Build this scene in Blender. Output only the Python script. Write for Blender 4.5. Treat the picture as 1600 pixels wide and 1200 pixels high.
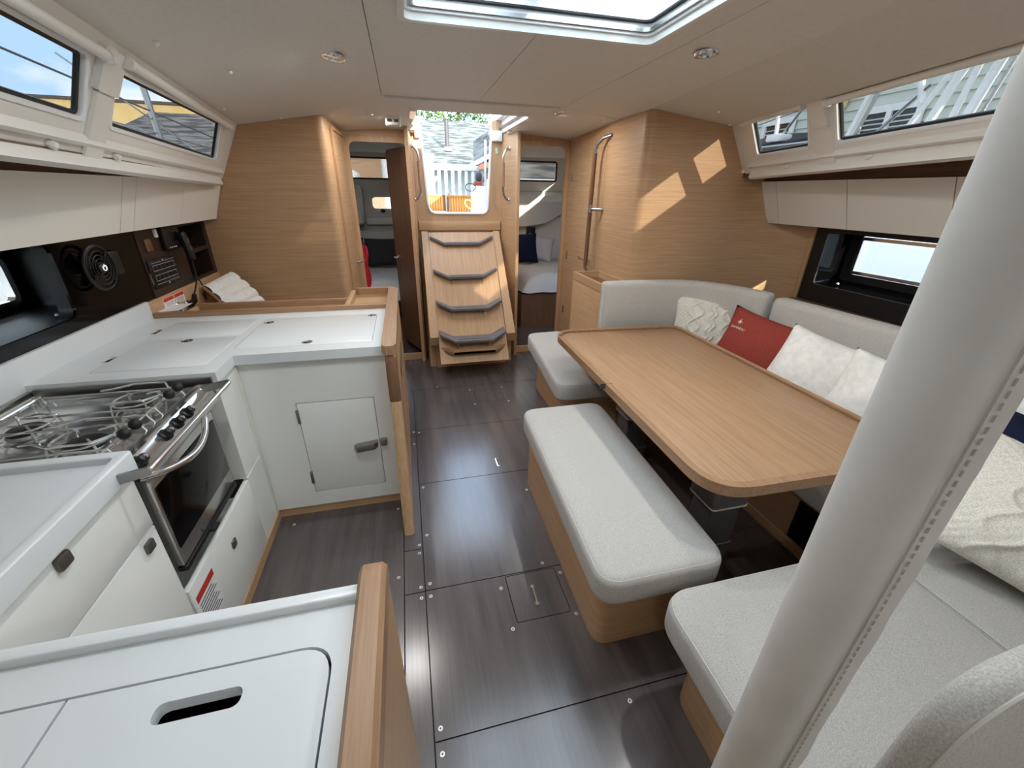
import bpy, bmesh, math, random
from mathutils import Vector, Matrix, Euler
from mathutils.geometry import tessellate_polygon
random.seed(7)
for o in list(bpy.data.objects): bpy.data.objects.remove(o)
SC = bpy.context.scene; COL = SC.collection
PI = math.pi

# ------------------------------------------------------------------ camera
# X = to starboard in the picture (right), Y = aft (into the picture), Z = up; cabin sole at z = 0
def cam_setup():
    p, y, r = (math.radians(a) for a in (25.03, 14.15, -0.98))
    fwd = Vector((math.sin(y)*math.cos(p), math.cos(y)*math.cos(p), -math.sin(p)))
    right = Vector((math.cos(y), -math.sin(y), 0)); down = fwd.cross(right)
    r2 = right*math.cos(r) + down*math.sin(r); d2 = -right*math.sin(r) + down*math.cos(r)
    cd = bpy.data.cameras.new('camera'); c = bpy.data.objects.new('camera', cd); COL.objects.link(c)
    up = -d2
    m = Matrix(((r2.x, up.x, -fwd.x, 0), (r2.y, up.y, -fwd.y, 0), (r2.z, up.z, -fwd.z, 1.6), (0, 0, 0, 1)))
    c.matrix_world = m
    cd.sensor_width = 36; cd.lens = 640/1600*36; cd.clip_start = .02; cd.clip_end = 400
    SC.camera = c
cam_setup()
SUN_STRENGTH, SKY_STRENGTH, LAMP_W, EXPOSURE = 8.5, 3.9, 3.0, 0.80

# ------------------------------------------------------------------ sky, sun, exposure
def world_setup():
    w = bpy.data.worlds.new('sky'); SC.world = w; w.use_nodes = True
    nt = w.node_tree; nt.nodes.clear(); N = nt.nodes.new; L = nt.links.new
    out = N('ShaderNodeOutputWorld'); bg = N('ShaderNodeBackground'); bg.inputs[1].default_value = SKY_STRENGTH
    tc = N('ShaderNodeTexCoord'); mp = N('ShaderNodeMapping'); mp.inputs[3].default_value = (1.2, 1.2, 3.6)
    nz = N('ShaderNodeTexNoise'); nz.inputs['Scale'].default_value = 2.1; nz.inputs['Detail'].default_value = 7; nz.inputs['Roughness'].default_value = .58
    cr = N('ShaderNodeValToRGB'); cr.color_ramp.elements[0].position = .44; cr.color_ramp.elements[1].position = .64
    mx = N('ShaderNodeMix'); mx.data_type = 'RGBA'
    mx.inputs[6].default_value = (.37, .57, .85, 1); mx.inputs[7].default_value = (.97, .955, .93, 1)
    L(tc.outputs['Generated'], mp.inputs[0]); L(mp.outputs[0], nz.inputs[0]); L(nz.outputs[0], cr.inputs[0])
    L(cr.outputs[0], mx.inputs[0]); L(mx.outputs[2], bg.inputs[0]); L(bg.outputs[0], out.inputs[0])
    sd = bpy.data.lights.new('sun', 'SUN'); sd.energy = SUN_STRENGTH; sd.angle = .012; sd.color = (1, .93, .81)
    s = bpy.data.objects.new('sun', sd); COL.objects.link(s); s.location = (10, -20, 12)
    s.rotation_euler = Vector((-.300, .904, -.305)).to_track_quat('-Z', 'Y').to_euler()
    v = SC.view_settings; v.view_transform = 'Standard'; v.look = 'None'; v.exposure = EXPOSURE; v.gamma = 1; v.use_curve_mapping = False
world_setup()

# ------------------------------------------------------------------ materials
def lin(c):
    r = []
    for x in c[:3]:
        x = x/255; r.append(x/12.92 if x <= .04045 else ((x+.055)/1.055)**2.4)
    return (*r, 1)
MATS = {}
def mat(name, col, rough=.5, metal=0., spec=.5, vary=None, bump=None, coat=0, grain=None, sheen=0):
    """vary=(scale xyz, second colour, lo, hi)  bump=(scale xyz, strength, distance)"""
    m = bpy.data.materials.new(name); m.use_nodes = True; nt = m.node_tree; N = nt.nodes.new; L = nt.links.new
    b = nt.nodes['Principled BSDF']
    b.inputs['Base Color'].default_value = lin(col); b.inputs['Roughness'].default_value = rough
    b.inputs['Metallic'].default_value = metal; b.inputs['Specular IOR Level'].default_value = spec
    if coat: b.inputs['Coat Weight'].default_value = coat; b.inputs['Coat Roughness'].default_value = .08
    if sheen: b.inputs['Sheen Weight'].default_value = sheen
    tc = N('ShaderNodeTexCoord')
    def noise(scale, detail=5, rough_=.55):
        mp = N('ShaderNodeMapping'); mp.inputs[3].default_value = scale
        n = N('ShaderNodeTexNoise'); n.inputs['Scale'].default_value = 1; n.inputs['Detail'].default_value = detail; n.inputs['Roughness'].default_value = rough_
        L(tc.outputs['Object'], mp.inputs[0]); L(mp.outputs[0], n.inputs[0]); return n
    if vary:
        n = noise(vary[0]); r = N('ShaderNodeValToRGB')
        r.color_ramp.elements[0].position = vary[2]; r.color_ramp.elements[1].position = vary[3]
        r.color_ramp.elements[0].color = lin(vary[1]); r.color_ramp.elements[1].color = lin(col)
        L(n.outputs[0], r.inputs[0]); cur = r.outputs[0]
        if grain:
            n2 = noise(grain[0], 3); r2 = N('ShaderNodeValToRGB')
            r2.color_ramp.elements[0].position = grain[2]; r2.color_ramp.elements[1].position = grain[3]
            r2.color_ramp.elements[0].color = (grain[1],)*3+(1,); r2.color_ramp.elements[1].color = (1, 1, 1, 1)
            mm = N('ShaderNodeMix'); mm.data_type = 'RGBA'; mm.blend_type = 'MULTIPLY'; mm.inputs[0].default_value = 1
            L(n2.outputs[0], r2.inputs[0]); L(cur, mm.inputs[6]); L(r2.outputs[0], mm.inputs[7]); cur = mm.outputs[2]
        L(cur, b.inputs['Base Color'])
    if bump:
        n = noise(bump[0], 4); bp = N('ShaderNodeBump'); bp.inputs['Strength'].default_value = bump[1]; bp.inputs['Distance'].default_value = bump[2]
        L(n.outputs[0], bp.inputs['Height']); L(bp.outputs[0], b.inputs['Normal'])
    MATS[name] = m; return m
def wood(name, col, dark, scale, rough=.42, fine=None):
    f = fine or tuple(s*2.6 for s in scale)
    return mat(name, col, rough, 0, .4, vary=(scale, dark, .25, .72), grain=(f, .86, .34, .58), bump=(f, .10, .002))
OAK, OAKD = (204, 166, 127), (183, 144, 106)
wood('oak_h', OAK, OAKD, (2.2, 2.2, 110))              # horizontal grain on upright faces
wood('oak_x', OAK, OAKD, (2.2, 100, 100)); wood('oak_y', OAK, OAKD, (100, 2.2, 100)); wood('oak_z', OAK, OAKD, (100, 100, 2.2))
wood('oak_table', (186, 149, 114), (166, 129, 95), (100, 2.2, 100)); wood('oak_slope', OAK, OAKD, (100, 2.2, 2.2))
wood('oak_edge', (176, 139, 106), (152, 115, 84), (70, 3, 70), .4)
wood('oak_edge_x', (176, 139, 106), (152, 115, 84), (3, 70, 70), .4)
wood('oak_dark', (118, 88, 64), (92, 66, 48), (60, 3, 60))
wood('wenge', (58, 42, 34), (40, 28, 24), (3, 3, 60), .4)
wood('door_dark', (128, 92, 66), (104, 72, 50), (45, 45, 3))
wood('teak', (204, 138, 62), (168, 104, 42), (30, 30, 2), .5)
mat('sole', (98, 90, 88), .22, 0, 1.0, vary=((16, 1.2, 16), (76, 69, 68), .25, .75), grain=((120, 4, 120), .86, .34, .58), bump=((120, 6, 120), .08, .002))
mat('sole_joint', (24, 21, 21), .8)
mat('white_lam', (234, 234, 228), .34, 0, .4)
mat('white_door', (226, 223, 211), .40, 0, .4)
mat('worktop', (224, 227, 226), .28, 0, .45, vary=((3, 3, 3), (219, 223, 224), .35, .65))
mat('cupboard', (232, 228, 217), .42, 0, .4)
mat('groove', (74, 70, 64), .7)
mat('headliner', (226, 222, 213), .72, 0, .3, vary=((60, 60, 60), (222, 218, 209), .4, .6), bump=((300, 300, 300), .12, .001))
mat('liner_white', (228, 226, 219), .36, 0, .45)
mat('gelcoat', (240, 241, 240), .25, 0, .5)
mat('blind', (236, 234, 228), .5)
FAB = dict(vary=((430, 430, 430), (164, 160, 153), .32, .64), bump=((520, 520, 520), .35, .0012), sheen=.1)
mat('fabric', (206, 203, 196), .92, 0, .15, **FAB)
mat('fabric_back', (206, 202, 194), .95, 0, .12, vary=((300, 300, 300), (172, 168, 160), .32, .66), bump=((420, 420, 420), .35, .0012), sheen=.15)
mat('piping', (206, 201, 192), .9)
mat('leather', (214, 210, 203), .55, 0, .35, vary=((9, 9, 9), (206, 202, 195), .35, .65), bump=((220, 220, 220), .06, .001))
mat('stitch', (170, 162, 152), .8)
mat('pillow_white', (240, 238, 231), .95, 0, .1, vary=((30, 30, 30), (228, 225, 217), .35, .65), bump=((240, 240, 240), .3, .0015), sheen=.2)
mat('knit', (238, 234, 222), .95, 0, .1, vary=((250, 250, 250), (206, 201, 188), .36, .60), bump=((300, 300, 300), .6, .002))
mat('pillow_red', (160, 74, 62), .95, 0, .1, vary=((300, 300, 300), (136, 58, 50), .36, .62), bump=((350, 350, 350), .4, .0015))
mat('pillow_navy', (30, 36, 58), .95, 0, .1, bump=((350, 350, 350), .4, .0015))
mat('pillow_charcoal', (62, 62, 64), .95, 0, .1, bump=((350, 350, 350), .4, .0015))
mat('linen', (206, 204, 202), .95, 0, .1, bump=((90, 90, 90), .3, .003))
mat('thread', (236, 214, 208), .9)
mat('chrome', (228, 229, 231), .16, 1.0)
mat('wire', (236, 236, 234), .24, .85)
mat('steel', (176, 177, 178), .22, 1.0)
mat('mirror_steel', (208, 208, 206), .16, .92)
mat('brushed', (158, 157, 155), .34, 1.0)
mat('alu', (178, 179, 181), .38, .7)
mat('alu_dark', (122, 122, 124), .42, .5)
mat('black_gloss', (6, 7, 8), .10, 0, .22)
mat('black_satin', (20, 21, 22), .45)
mat('black_plastic', (11, 11, 12), .42)
mat('rubber', (14, 14, 15), .6)
mat('latch_grey', (92, 89, 84), .35, .4)
mat('tread', (112, 106, 106), .62, 0, .35, bump=((160, 160, 160), .25, .001))
mat('tread_slot', (66, 62, 62), .8)
mat('sticker_white', (242, 242, 240), .5); mat('sticker_red', (206, 52, 40), .5); mat('ink', (70, 70, 72), .7); mat('sticker_green', (172, 200, 150), .5)
mat('screw', (214, 213, 208), .3, .6)
mat('white_plastic', (238, 237, 232), .4)
mat('lens', (196, 190, 178), .3); mat('red_bag', (190, 40, 56), .5)
mat('marking', (196, 198, 200), .5)
mat('roof', (104, 106, 98), .9, vary=((2.4, .3, 20), (58, 60, 55), .42, .56))
mat('roof_grey', (116, 116, 114), .9, vary=((1.3, .4, 11), (62, 62, 64), .43, .56))
mat('stucco', (206, 184, 132), .9, vary=((1.5, 1.5, 1.5), (194, 170, 118), .35, .65))
mat('siding', (204, 210, 200), .7); mat('ext_white', (196, 198, 198), .5); mat('ext_dark', (34, 36, 40), .6); mat('glass_dark', (40, 46, 50), .1)
mat('canvas', (44, 48, 56), .85); mat('tan_wall', (150, 124, 100), .9); mat('terracotta', (128, 66, 48), .9)
mat('pipe_grey', (70, 66, 66), .6); mat('leaf', (84, 112, 36), .7, vary=((3, 3, 3), (44, 74, 20), .4, .6)); mat('bark', (76, 58, 42), .9)
mat('dock', (96, 92, 86), .9); mat('rope', (226, 206, 150), .8)
def glass(name, tint, gloss=.06):
    m = bpy.data.materials.new(name); m.use_nodes = True; nt = m.node_tree; nt.nodes.clear(); N = nt.nodes.new; L = nt.links.new
    o = N('ShaderNodeOutputMaterial'); t = N('ShaderNodeBsdfTransparent'); g = N('ShaderNodeBsdfGlossy'); x = N('ShaderNodeMixShader')
    t.inputs[0].default_value = (*tint, 1); g.inputs['Roughness'].default_value = .02; g.inputs[0].default_value = (1, 1, 1, 1); x.inputs[0].default_value = gloss
    L(t.outputs[0], x.inputs[1]); L(g.outputs[0], x.inputs[2]); L(x.outputs[0], o.inputs[0]); MATS[name] = m
glass('window_glass', (.46, .455, .44), .04); glass('hull_glass', (.8, .82, .82))
def frosted(name):
    m = bpy.data.materials.new(name); m.use_nodes = True; nt = m.node_tree; nt.nodes.clear(); N = nt.nodes.new; L = nt.links.new
    o = N('ShaderNodeOutputMaterial'); t = N('ShaderNodeBsdfTransparent'); g = N('ShaderNodeBsdfTranslucent'); x = N('ShaderNodeMixShader')
    t.inputs[0].default_value = (.9, .92, .92, 1); g.inputs[0].default_value = (.86, .88, .87, 1); x.inputs[0].default_value = .84
    L(t.outputs[0], x.inputs[1]); L(g.outputs[0], x.inputs[2]); L(x.outputs[0], o.inputs[0]); MATS[name] = m
frosted('hatch_acrylic')
def emitter(name, col, s):
    m = bpy.data.materials.new(name); m.use_nodes = True; b = m.node_tree.nodes['Principled BSDF']
    b.inputs['Base Color'].default_value = lin(col); b.inputs['Emission Color'].default_value = lin(col); b.inputs['Emission Strength'].default_value = s; MATS[name] = m
emitter('lamp_lens', (255, 244, 224), .25); emitter('led_white', (230, 236, 240), .8)

# ------------------------------------------------------------------ mesh helpers
V3 = Vector
class MB:
    def __init__(s): s.v = []; s.f = []
    def add(s, vs, fs):
        n = len(s.v); s.v += [tuple(v) for v in vs]; s.f += [tuple(i+n for i in f) for f in fs]; return s
    def box(s, x0, x1, y0, y1, z0, z1):
        vs = [(x, y, z) for x in (x0, x1) for y in (y0, y1) for z in (z0, z1)]
        return s.add(vs, [(0, 1, 3, 2), (4, 6, 7, 5), (0, 4, 5, 1), (2, 3, 7, 6), (0, 2, 6, 4), (1, 5, 7, 3)])
    def bbox(s, x0, x1, y0, y1, z0, z1, b=.006, seg=2):
        bm = bmesh.new(); M = Matrix.Translation(((x0+x1)/2, (y0+y1)/2, (z0+z1)/2)) @ Matrix.Diagonal((x1-x0, y1-y0, z1-z0, 1))
        bmesh.ops.create_cube(bm, size=1, matrix=M)
        bmesh.ops.bevel(bm, geom=list(bm.edges), offset=b, segments=seg, affect='EDGES', profile=.5)
        bm.verts.index_update(); s.add([v.co for v in bm.verts], [[v.index for v in f.verts] for f in bm.faces]); bm.free(); return s
    def loft(s, rings, cap0=True, cap1=True):
        n = len(rings[0]); vs = [p for r in rings for p in r]; fs = []
        for i in range(len(rings)-1):
            for j in range(n):
                k = (j+1) % n; fs.append((i*n+j, i*n+k, (i+1)*n+k, (i+1)*n+j))
        if cap0: fs.append(tuple(range(n))[::-1])
        if cap1: fs.append(tuple((len(rings)-1)*n+j for j in range(n)))
        return s.add(vs, fs)
    def rprism(s, out, z0, z1, rt=.02, rb=.01, seg=4, crown=0):
        """upright prism over a plan outline, rounded at the top and bottom rims"""
        rings = []
        def at(d, z): return [(x, y, z) for x, y in inset(out, d)]
        for i in range(seg+1):
            a = PI/2*i/seg
            if rb > 0: rings.append(at(rb*(1-math.sin(a)), z0+rb*(1-math.cos(a))))
        if rb <= 0: rings.append(at(0, z0))
        for i in range(seg+1):
            a = PI/2*i/seg
            if rt > 0: rings.append(at(rt*(1-math.cos(a)), z1-rt+rt*math.sin(a)))
        if rt <= 0: rings.append(at(0, z1))
        if crown:
            base = at(rt, z1); cx = sum(p[0] for p in base)/len(base); cy = sum(p[1] for p in base)/len(base)
            for k, h in ((.93, .45), (.80, .8), (.5, 1)): rings.append([(cx+(x-cx)*k, cy+(y-cy)*k, z1+crown*h) for x, y, z in base])
        return s.loft(rings)
    def plate(s, o, u, v, out, holes, t):
        """flat plate with holes in the plane o+u*a+v*b, thickness t along u x v"""
        o, u, v = V3(o), V3(u), V3(v); n = u.cross(v).normalized()
        loops = [list(out)] + [list(h) for h in holes]
        tri = tessellate_polygon([[V3((a, b, 0)) for a, b in l] for l in loops])
        flat = [p for l in loops for p in l]; m = len(flat)
        fr = [o+u*a+v*b for a, b in flat]; bk = [p+n*t for p in fr]
        fs = [tuple(f) for f in tri] + [tuple(i+m for i in f[::-1]) for f in tri]; k = 0
        for l in loops:
            c = len(l)
            for i in range(c):
                a, b = k+i, k+(i+1) % c; fs.append((a, b, b+m, a+m))
            k += c
        return s.add(fr+bk, fs)
    def tube(s, path, r, n=10, closed=False):
        P = [V3(p) for p in path]; c = len(P); rings = []; up = None
        for i, p in enumerate(P):
            a = P[(i-1) % c] if (closed or i > 0) else p; b = P[(i+1) % c] if (closed or i < c-1) else p
            t = (b-a).normalized()
            if up is None:
                up = V3((0, 0, 1)) if abs(t.z) < .9 else V3((1, 0, 0))
            up = (up-t*up.dot(t)).normalized(); w = t.cross(up)
            rr = r[i] if isinstance(r, (list, tuple)) else r
            rings.append([p+(up*math.cos(2*PI*k/n)+w*math.sin(2*PI*k/n))*rr for k in range(n)])
        if closed: return s.loft(rings+[rings[0]], False, False)
        return s.loft(rings)
    def lathe(s, c, axis, prof, n=20, cap=True):
        """prof = [(radius, distance along axis)]"""
        c, ax = V3(c), V3(axis).normalized(); u = ax.orthogonal().normalized(); w = ax.cross(u)
        rings = [[c+ax*h+(u*math.cos(2*PI*k/n)+w*math.sin(2*PI*k/n))*max(r, 1e-4) for k in range(n)] for r, h in prof]
        return s.loft(rings, cap, cap)
    def strip(s, path, t, z0, z1):
        """upright wall of thickness t (to the left of travel) along a plan path; z1 may be a list"""
        n = len(path); off = []
        for i, p in enumerate(path):
            a = V3(path[max(i-1, 0)]); b = V3(path[min(i+1, n-1)]); d = (b-a).normalized(); off.append((p[0]-d.y*t, p[1]+d.x*t))
        zs = z1 if isinstance(z1, list) else [z1]*n; rings = []
        for i in range(n):
            (x, y), (q, w) = path[i], off[i]; rings.append([(x, y, z0), (q, w, z0), (q, w, zs[i]), (x, y, zs[i])])
        return s.loft(rings)
    def grid(s, fn, nu, nv):
        vs = [fn(i/nu, j/nv) for i in range(nu+1) for j in range(nv+1)]
        return s.add(vs, [(i*(nv+1)+j, (i+1)*(nv+1)+j, (i+1)*(nv+1)+j+1, i*(nv+1)+j+1) for i in range(nu) for j in range(nv)])
def inset(out, d):
    if abs(d) < 1e-7: return list(out)
    n = len(out); A = sum(out[i][0]*out[(i+1) % n][1]-out[(i+1) % n][0]*out[i][1] for i in range(n)); sg = 1 if A > 0 else -1; r = []
    for i in range(n):
        p = V3(out[i]).to_2d(); a = V3(out[i-1]).to_2d(); b = V3(out[(i+1) % n]).to_2d()
        e1 = (p-a).normalized(); e2 = (b-p).normalized(); n1 = V3((-e1.y, e1.x)).to_2d()*sg; n2 = V3((-e2.y, e2.x)).to_2d()*sg
        m = n1+n2; k = max(m.dot(n1), .3); q = p+m*(d/k); r.append((q.x, q.y))
    return r
def fillet(pts, r, seg=5):
    out = []; n = len(pts)
    for i in range(n):
        rr = r[i] if isinstance(r, (list, tuple)) else r
        p = V3(pts[i]).to_2d(); a = V3(pts[i-1]).to_2d(); b = V3(pts[(i+1) % n]).to_2d()
        d1 = (a-p); d2 = (b-p); l1, l2 = d1.length, d2.length; d1 /= l1; d2 /= l2
        if rr < 1e-5: out.append((p.x, p.y)); continue
        ang = d1.angle(d2); t = min(rr/math.tan(ang/2), l1*.49, l2*.49)
        p1, p2 = p+d1*t, p+d2*t
        for k in range(seg+1):
            s = k/seg; q = p1*(1-s)**2+p*2*s*(1-s)*.97+p2*s**2+ (p1+p2)*.5*(2*s*(1-s)*.03); out.append((q.x, q.y))
    return out
def rrect(x0, y0, x1, y1, r, seg=5): return fillet([(x0, y0), (x1, y0), (x1, y1), (x0, y1)], r, seg)
ORG = {}
def make(name, mb, m, parent=None, angle=35, **props):
    me = bpy.data.meshes.new(name); me.from_pydata(mb.v, [], mb.f)
    bm = bmesh.new(); bm.from_mesh(me); bmesh.ops.recalc_face_normals(bm, faces=bm.faces); bm.to_mesh(me); bm.free()
    for p in me.polygons: p.use_smooth = True
    me.set_sharp_from_angle(angle=math.radians(angle))
    me.materials.append(MATS[m]); o = bpy.data.objects.new(name, me); COL.objects.link(o)
    if parent is not None: adopt(o, parent)
    for k, v in props.items(): o[k] = v
    return o
def adopt(o, parent):
    o.parent = parent; l = ORG.get(parent.name, (0, 0, 0)); o.matrix_parent_inverse = Matrix.Translation((-l[0], -l[1], -l[2]))
def thing(name, label, cat, loc, group=None):
    e = bpy.data.objects.new(name, None); COL.objects.link(e); e.location = loc; e.empty_display_size = .05
    ORG[e.name] = tuple(loc); e['label'] = label; e['category'] = cat
    if group: e['group'] = group
    return e
def one(name, mb, m, label, cat, group=None, angle=35):
    o = make(name, mb, m, None, angle); o['label'] = label; o['category'] = cat
    if group: o['group'] = group
    return o
def struct(name, mb, m, label, cat='structure', angle=35):
    o = make(name, mb, m, None, angle); o['kind'] = 'structure'; o['label'] = label; o['category'] = cat; return o
def sthing(name, label, cat, loc):
    e = thing(name, label, cat, loc); e['kind'] = 'structure'; return e
def copy_tree(o, delta, label=None):
    c = o.copy(); COL.objects.link(c); c.location = V3(o.location)+V3(delta); ORG[c.name] = tuple(c.location)
    if label: c['label'] = label
    def kids(src, dst):
        for ch in [x for x in bpy.data.objects if x.parent == src]:
            k = ch.copy(); COL.objects.link(k); k.parent = dst; kids(ch, k)
    kids(o, c); return c
def share(src, name, delta, parent, mworld=None):
    k = src.copy(); k.name = name; COL.objects.link(k)
    if parent is not None: adopt(k, parent)
    k.location = V3(src.location)+V3(delta); return k
def arc(c, r, a0, a1, n, ax='xy'):
    return [(c[0]+r*math.cos(a0+(a1-a0)*i/n), c[1]+r*math.sin(a0+(a1-a0)*i/n)) for i in range(n+1)]


# ================================================================== THE SETTING
# ---- cabin sole: dark joint bed with the lift-out panels as parts
fl = MB().box(-1.95, 3.0, -1.7, 6.6, -.08, -.006)
floor = struct('floor', fl, 'sole_joint', 'grey-brown laminate cabin sole with lift-out panels', 'floor')
G = .0022
SCREWS = []
def sole(x0, x1, y0, y1, hole=None, screws=()):
    m = MB().plate((0, 0, -.006), (1, 0, 0), (0, 1, 0), [(x0+G, y0+G), (x1-G, y0+G), (x1-G, y1-G), (x0+G, y1-G)], [hole] if hole else [], .006)
    p = make('floor_panel', m, 'sole', floor)
    for sx, sy in screws:
        make('screw', MB().lathe((sx, sy, -.001), (0, 0, 1), [(.0078, 0), (.0078, .002), (.004, .0022), (.003, .0008)], 12), 'screw', p)
    return p
H2 = rrect(.307, 1.064, .545, 1.296, .014); H1 = [(.467, 3.03), (.706, 3.03), (.706, 3.25), (.467, 3.25)]
XL = -.05
sole(XL, 1.76, -1.7, .735, None, [(-.028, .70), (.62, .70)])
sole(XL, 1.76, .735, 1.302, H2, [(-.028, .77), (-.028, 1.27), (.278, 1.24), (.285, 1.045), (.565, 1.26), (.56, 1.05)])
sole(XL, 1.76, 1.302, 2.05, None, [(-.028, 1.335), (-.026, 1.63), (-.028, 2.015), (.50, 1.33), (.57, 1.86)])
sole(XL, 1.76, 2.05, 2.68, None, [(-.028, 2.645)])
sole(XL, 1.76, 2.68, 3.37, H1, [(.44, 3.0), (.73, 3.0), (.73, 3.28), (.44, 3.28)])
sole(.14, 1.6, 3.37, 4.14, None, [(.12+.04, 3.40)]); sole(-.62, .14, 3.37, 4.14, None, [])
sole(-.14, XL, -1.7, 1.30, None, [(-.068, 1.27)]); sole(-.14, XL, 1.30, 1.546, None, [(-.068, 1.325), (-.068, 1.52)])
sole(-.14, XL, 1.546, 2.60, None, [(-.066, 1.572), (-.066, 2.5)]); sole(-.14, XL, 2.60, 3.37, None, [(-.066, 2.66)])
sole(-.80, -.14, -1.7, .56); sole(-.80, -.14, .56, 1.95, None, [(-.17, 1.86), (-.70, 1.86), (-.165, 1.40)])
sole(-1.9, .60, 4.14, 6.5); sole(.60, 2.95, 4.14, 6.5)
for hole, hp in ((H2, ((.417, 1.215), (.415, 1.131))), (H1, ((.585, 3.17), (.582, 3.115)))):
    p = make('floor_hatch', MB().plate((0, 0, -.006), (1, 0, 0), (0, 1, 0), inset(hole, .0035), [], .006), 'sole', floor, label='small square lift-out hatch in the sole')
    (a, b), (c, d) = hp
    make('lift_handle', MB().tube([(a, b, .003), (a, b-.012, .005), (c, d+.012, .005), (c, d, .003)], .0045, 8).lathe((a, b, 0), (0, 0, 1), [(.009, 0), (.009, .004)], 12).lathe((c, d, 0), (0, 0, 1), [(.009, 0), (.009, .004)], 12), 'chrome', p)
lp = make('pull_plate', MB().rprism(fillet([(.447, 2.12), (.471, 2.12), (.471, 2.215), (.447, 2.215)], .011), 0, .003, .001, 0), 'chrome', floor)
make('ring_pull', MB().rprism(fillet([(.454, 2.13), (.464, 2.13), (.464, 2.205), (.454, 2.205)], .004), .003, .0036, 0, 0), 'groove', lp)

# ---- headliner: light-tight shell with the padded panels as parts
ZC = 2.145
def fan3(mb, pts, up):
    n = len(pts); vs = [V3(p) for p in pts]+[V3(p)+V3((0, 0, up)) for p in pts]
    tri = tessellate_polygon([[V3((p[0], p[1], 0)) for p in pts]])
    fs = [tuple(t) for t in tri]+[tuple(i+n for i in t[::-1]) for t in tri]+[(i, (i+1) % n, (i+1) % n+n, i+n) for i in range(n)]
    return mb.add(vs, fs)
SKX0, SKX1, SKY0, SKY1 = .037, 1.02, .52, 1.86
FHY0, FHY1 = -1.40, -.95
def cpanel(name, pts): return make(name, fan3(MB(), pts, .012), 'headliner', ceiling)
e = .0015; XC = .551; XA, XB = -.069, 1.147
def notch(xs, xe, s):   # one half of the flat middle of the headliner, cut back round the two hatches
    return [(xs, -1.7, ZC), (xe, -1.7, ZC), (xe, FHY0, ZC), (s, FHY0, ZC), (s, FHY1, ZC), (xe, FHY1, ZC), (xe, SKY0, ZC), (s, SKY0, ZC), (s, SKY1, ZC), (xe, SKY1, ZC), (xe, 3.22, ZC), (xs, 3.22, ZC)]
CP = [notch(XA+e, XC-e, SKX0), notch(XB-e, XC+e, SKX1),
      [(XA-e, -1.7, ZC), (XA-e, 3.22, ZC), (-.483, 3.63, 2.075), (-1.06, 3.63, 1.985), (-.70, .25, 2.05), (-.47, -1.7, 2.085)],
      [(XB+e, -1.7, ZC), (XB+e, 3.22, ZC), (1.62, 3.22, 2.09), (1.60, 2.83, 2.10), (2.21, 2.83, 2.03), (2.03, 1.2, 2.07), (1.69, -1.7, 2.15)],
      [(XA, 3.223, ZC), (.15-e, 3.46, 2.115), (.12, 4.15, 2.085), (-.43, 4.15, 2.04), (-.50, 3.63, 2.072)],
      [(XA+.02, 3.223, ZC-.012), (XB-.02, 3.223, ZC-.012), (.96, 3.46, 2.112), (.15, 3.46, 2.112)],
      [(XB, 3.223, ZC), (1.62, 3.223, 2.088), (1.60, 4.15, 2.05), (1.0, 4.15, 2.085), (.96+e, 3.46, 2.115)]]
sh = MB()
for i, pts in enumerate(CP): fan3(sh, [(x, y, z+.013) for x, y, z in pts], .05)
for y in (0,): sh.box(XC-.02, XC+.02, 1.86, 3.22, ZC+.013, ZC+.05); sh.box(XC-.02, XC+.02, FHY1, SKY0, ZC+.013, ZC+.05)
sh.box(XA-.02, XA+.02, -1.7, 3.22, ZC+.013, ZC+.05); sh.box(XB-.02, XB+.02, -1.7, 3.22, ZC+.013, ZC+.05)
ceiling = struct('ceiling', sh, 'groove', 'beige padded headliner in large seamed panels', 'ceiling')
for pts in CP: cpanel('headliner_panel', pts)
for x, y, z in ((-.75, 1.95, 2.033), (-.66, 2.35, 2.043), (-.93, 3.05, 2.003), (-.75, 3.55, 2.035), (-.45, 4.1, 2.035), (1.5, 3.3, 2.09), (1.47, 3.9, 2.055), (1.9, 2.55, 2.062), (2.0, 2.05, 2.06), (2.15, 2.75, 2.03), (1.66, 2.55, 2.09)):
    make('fastener_cap', MB().lathe((x, y, z), (0, 0, -1), [(.009, -.004), (.009, .004), (.005, .008)], 10), 'white_plastic', ceiling)

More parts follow.
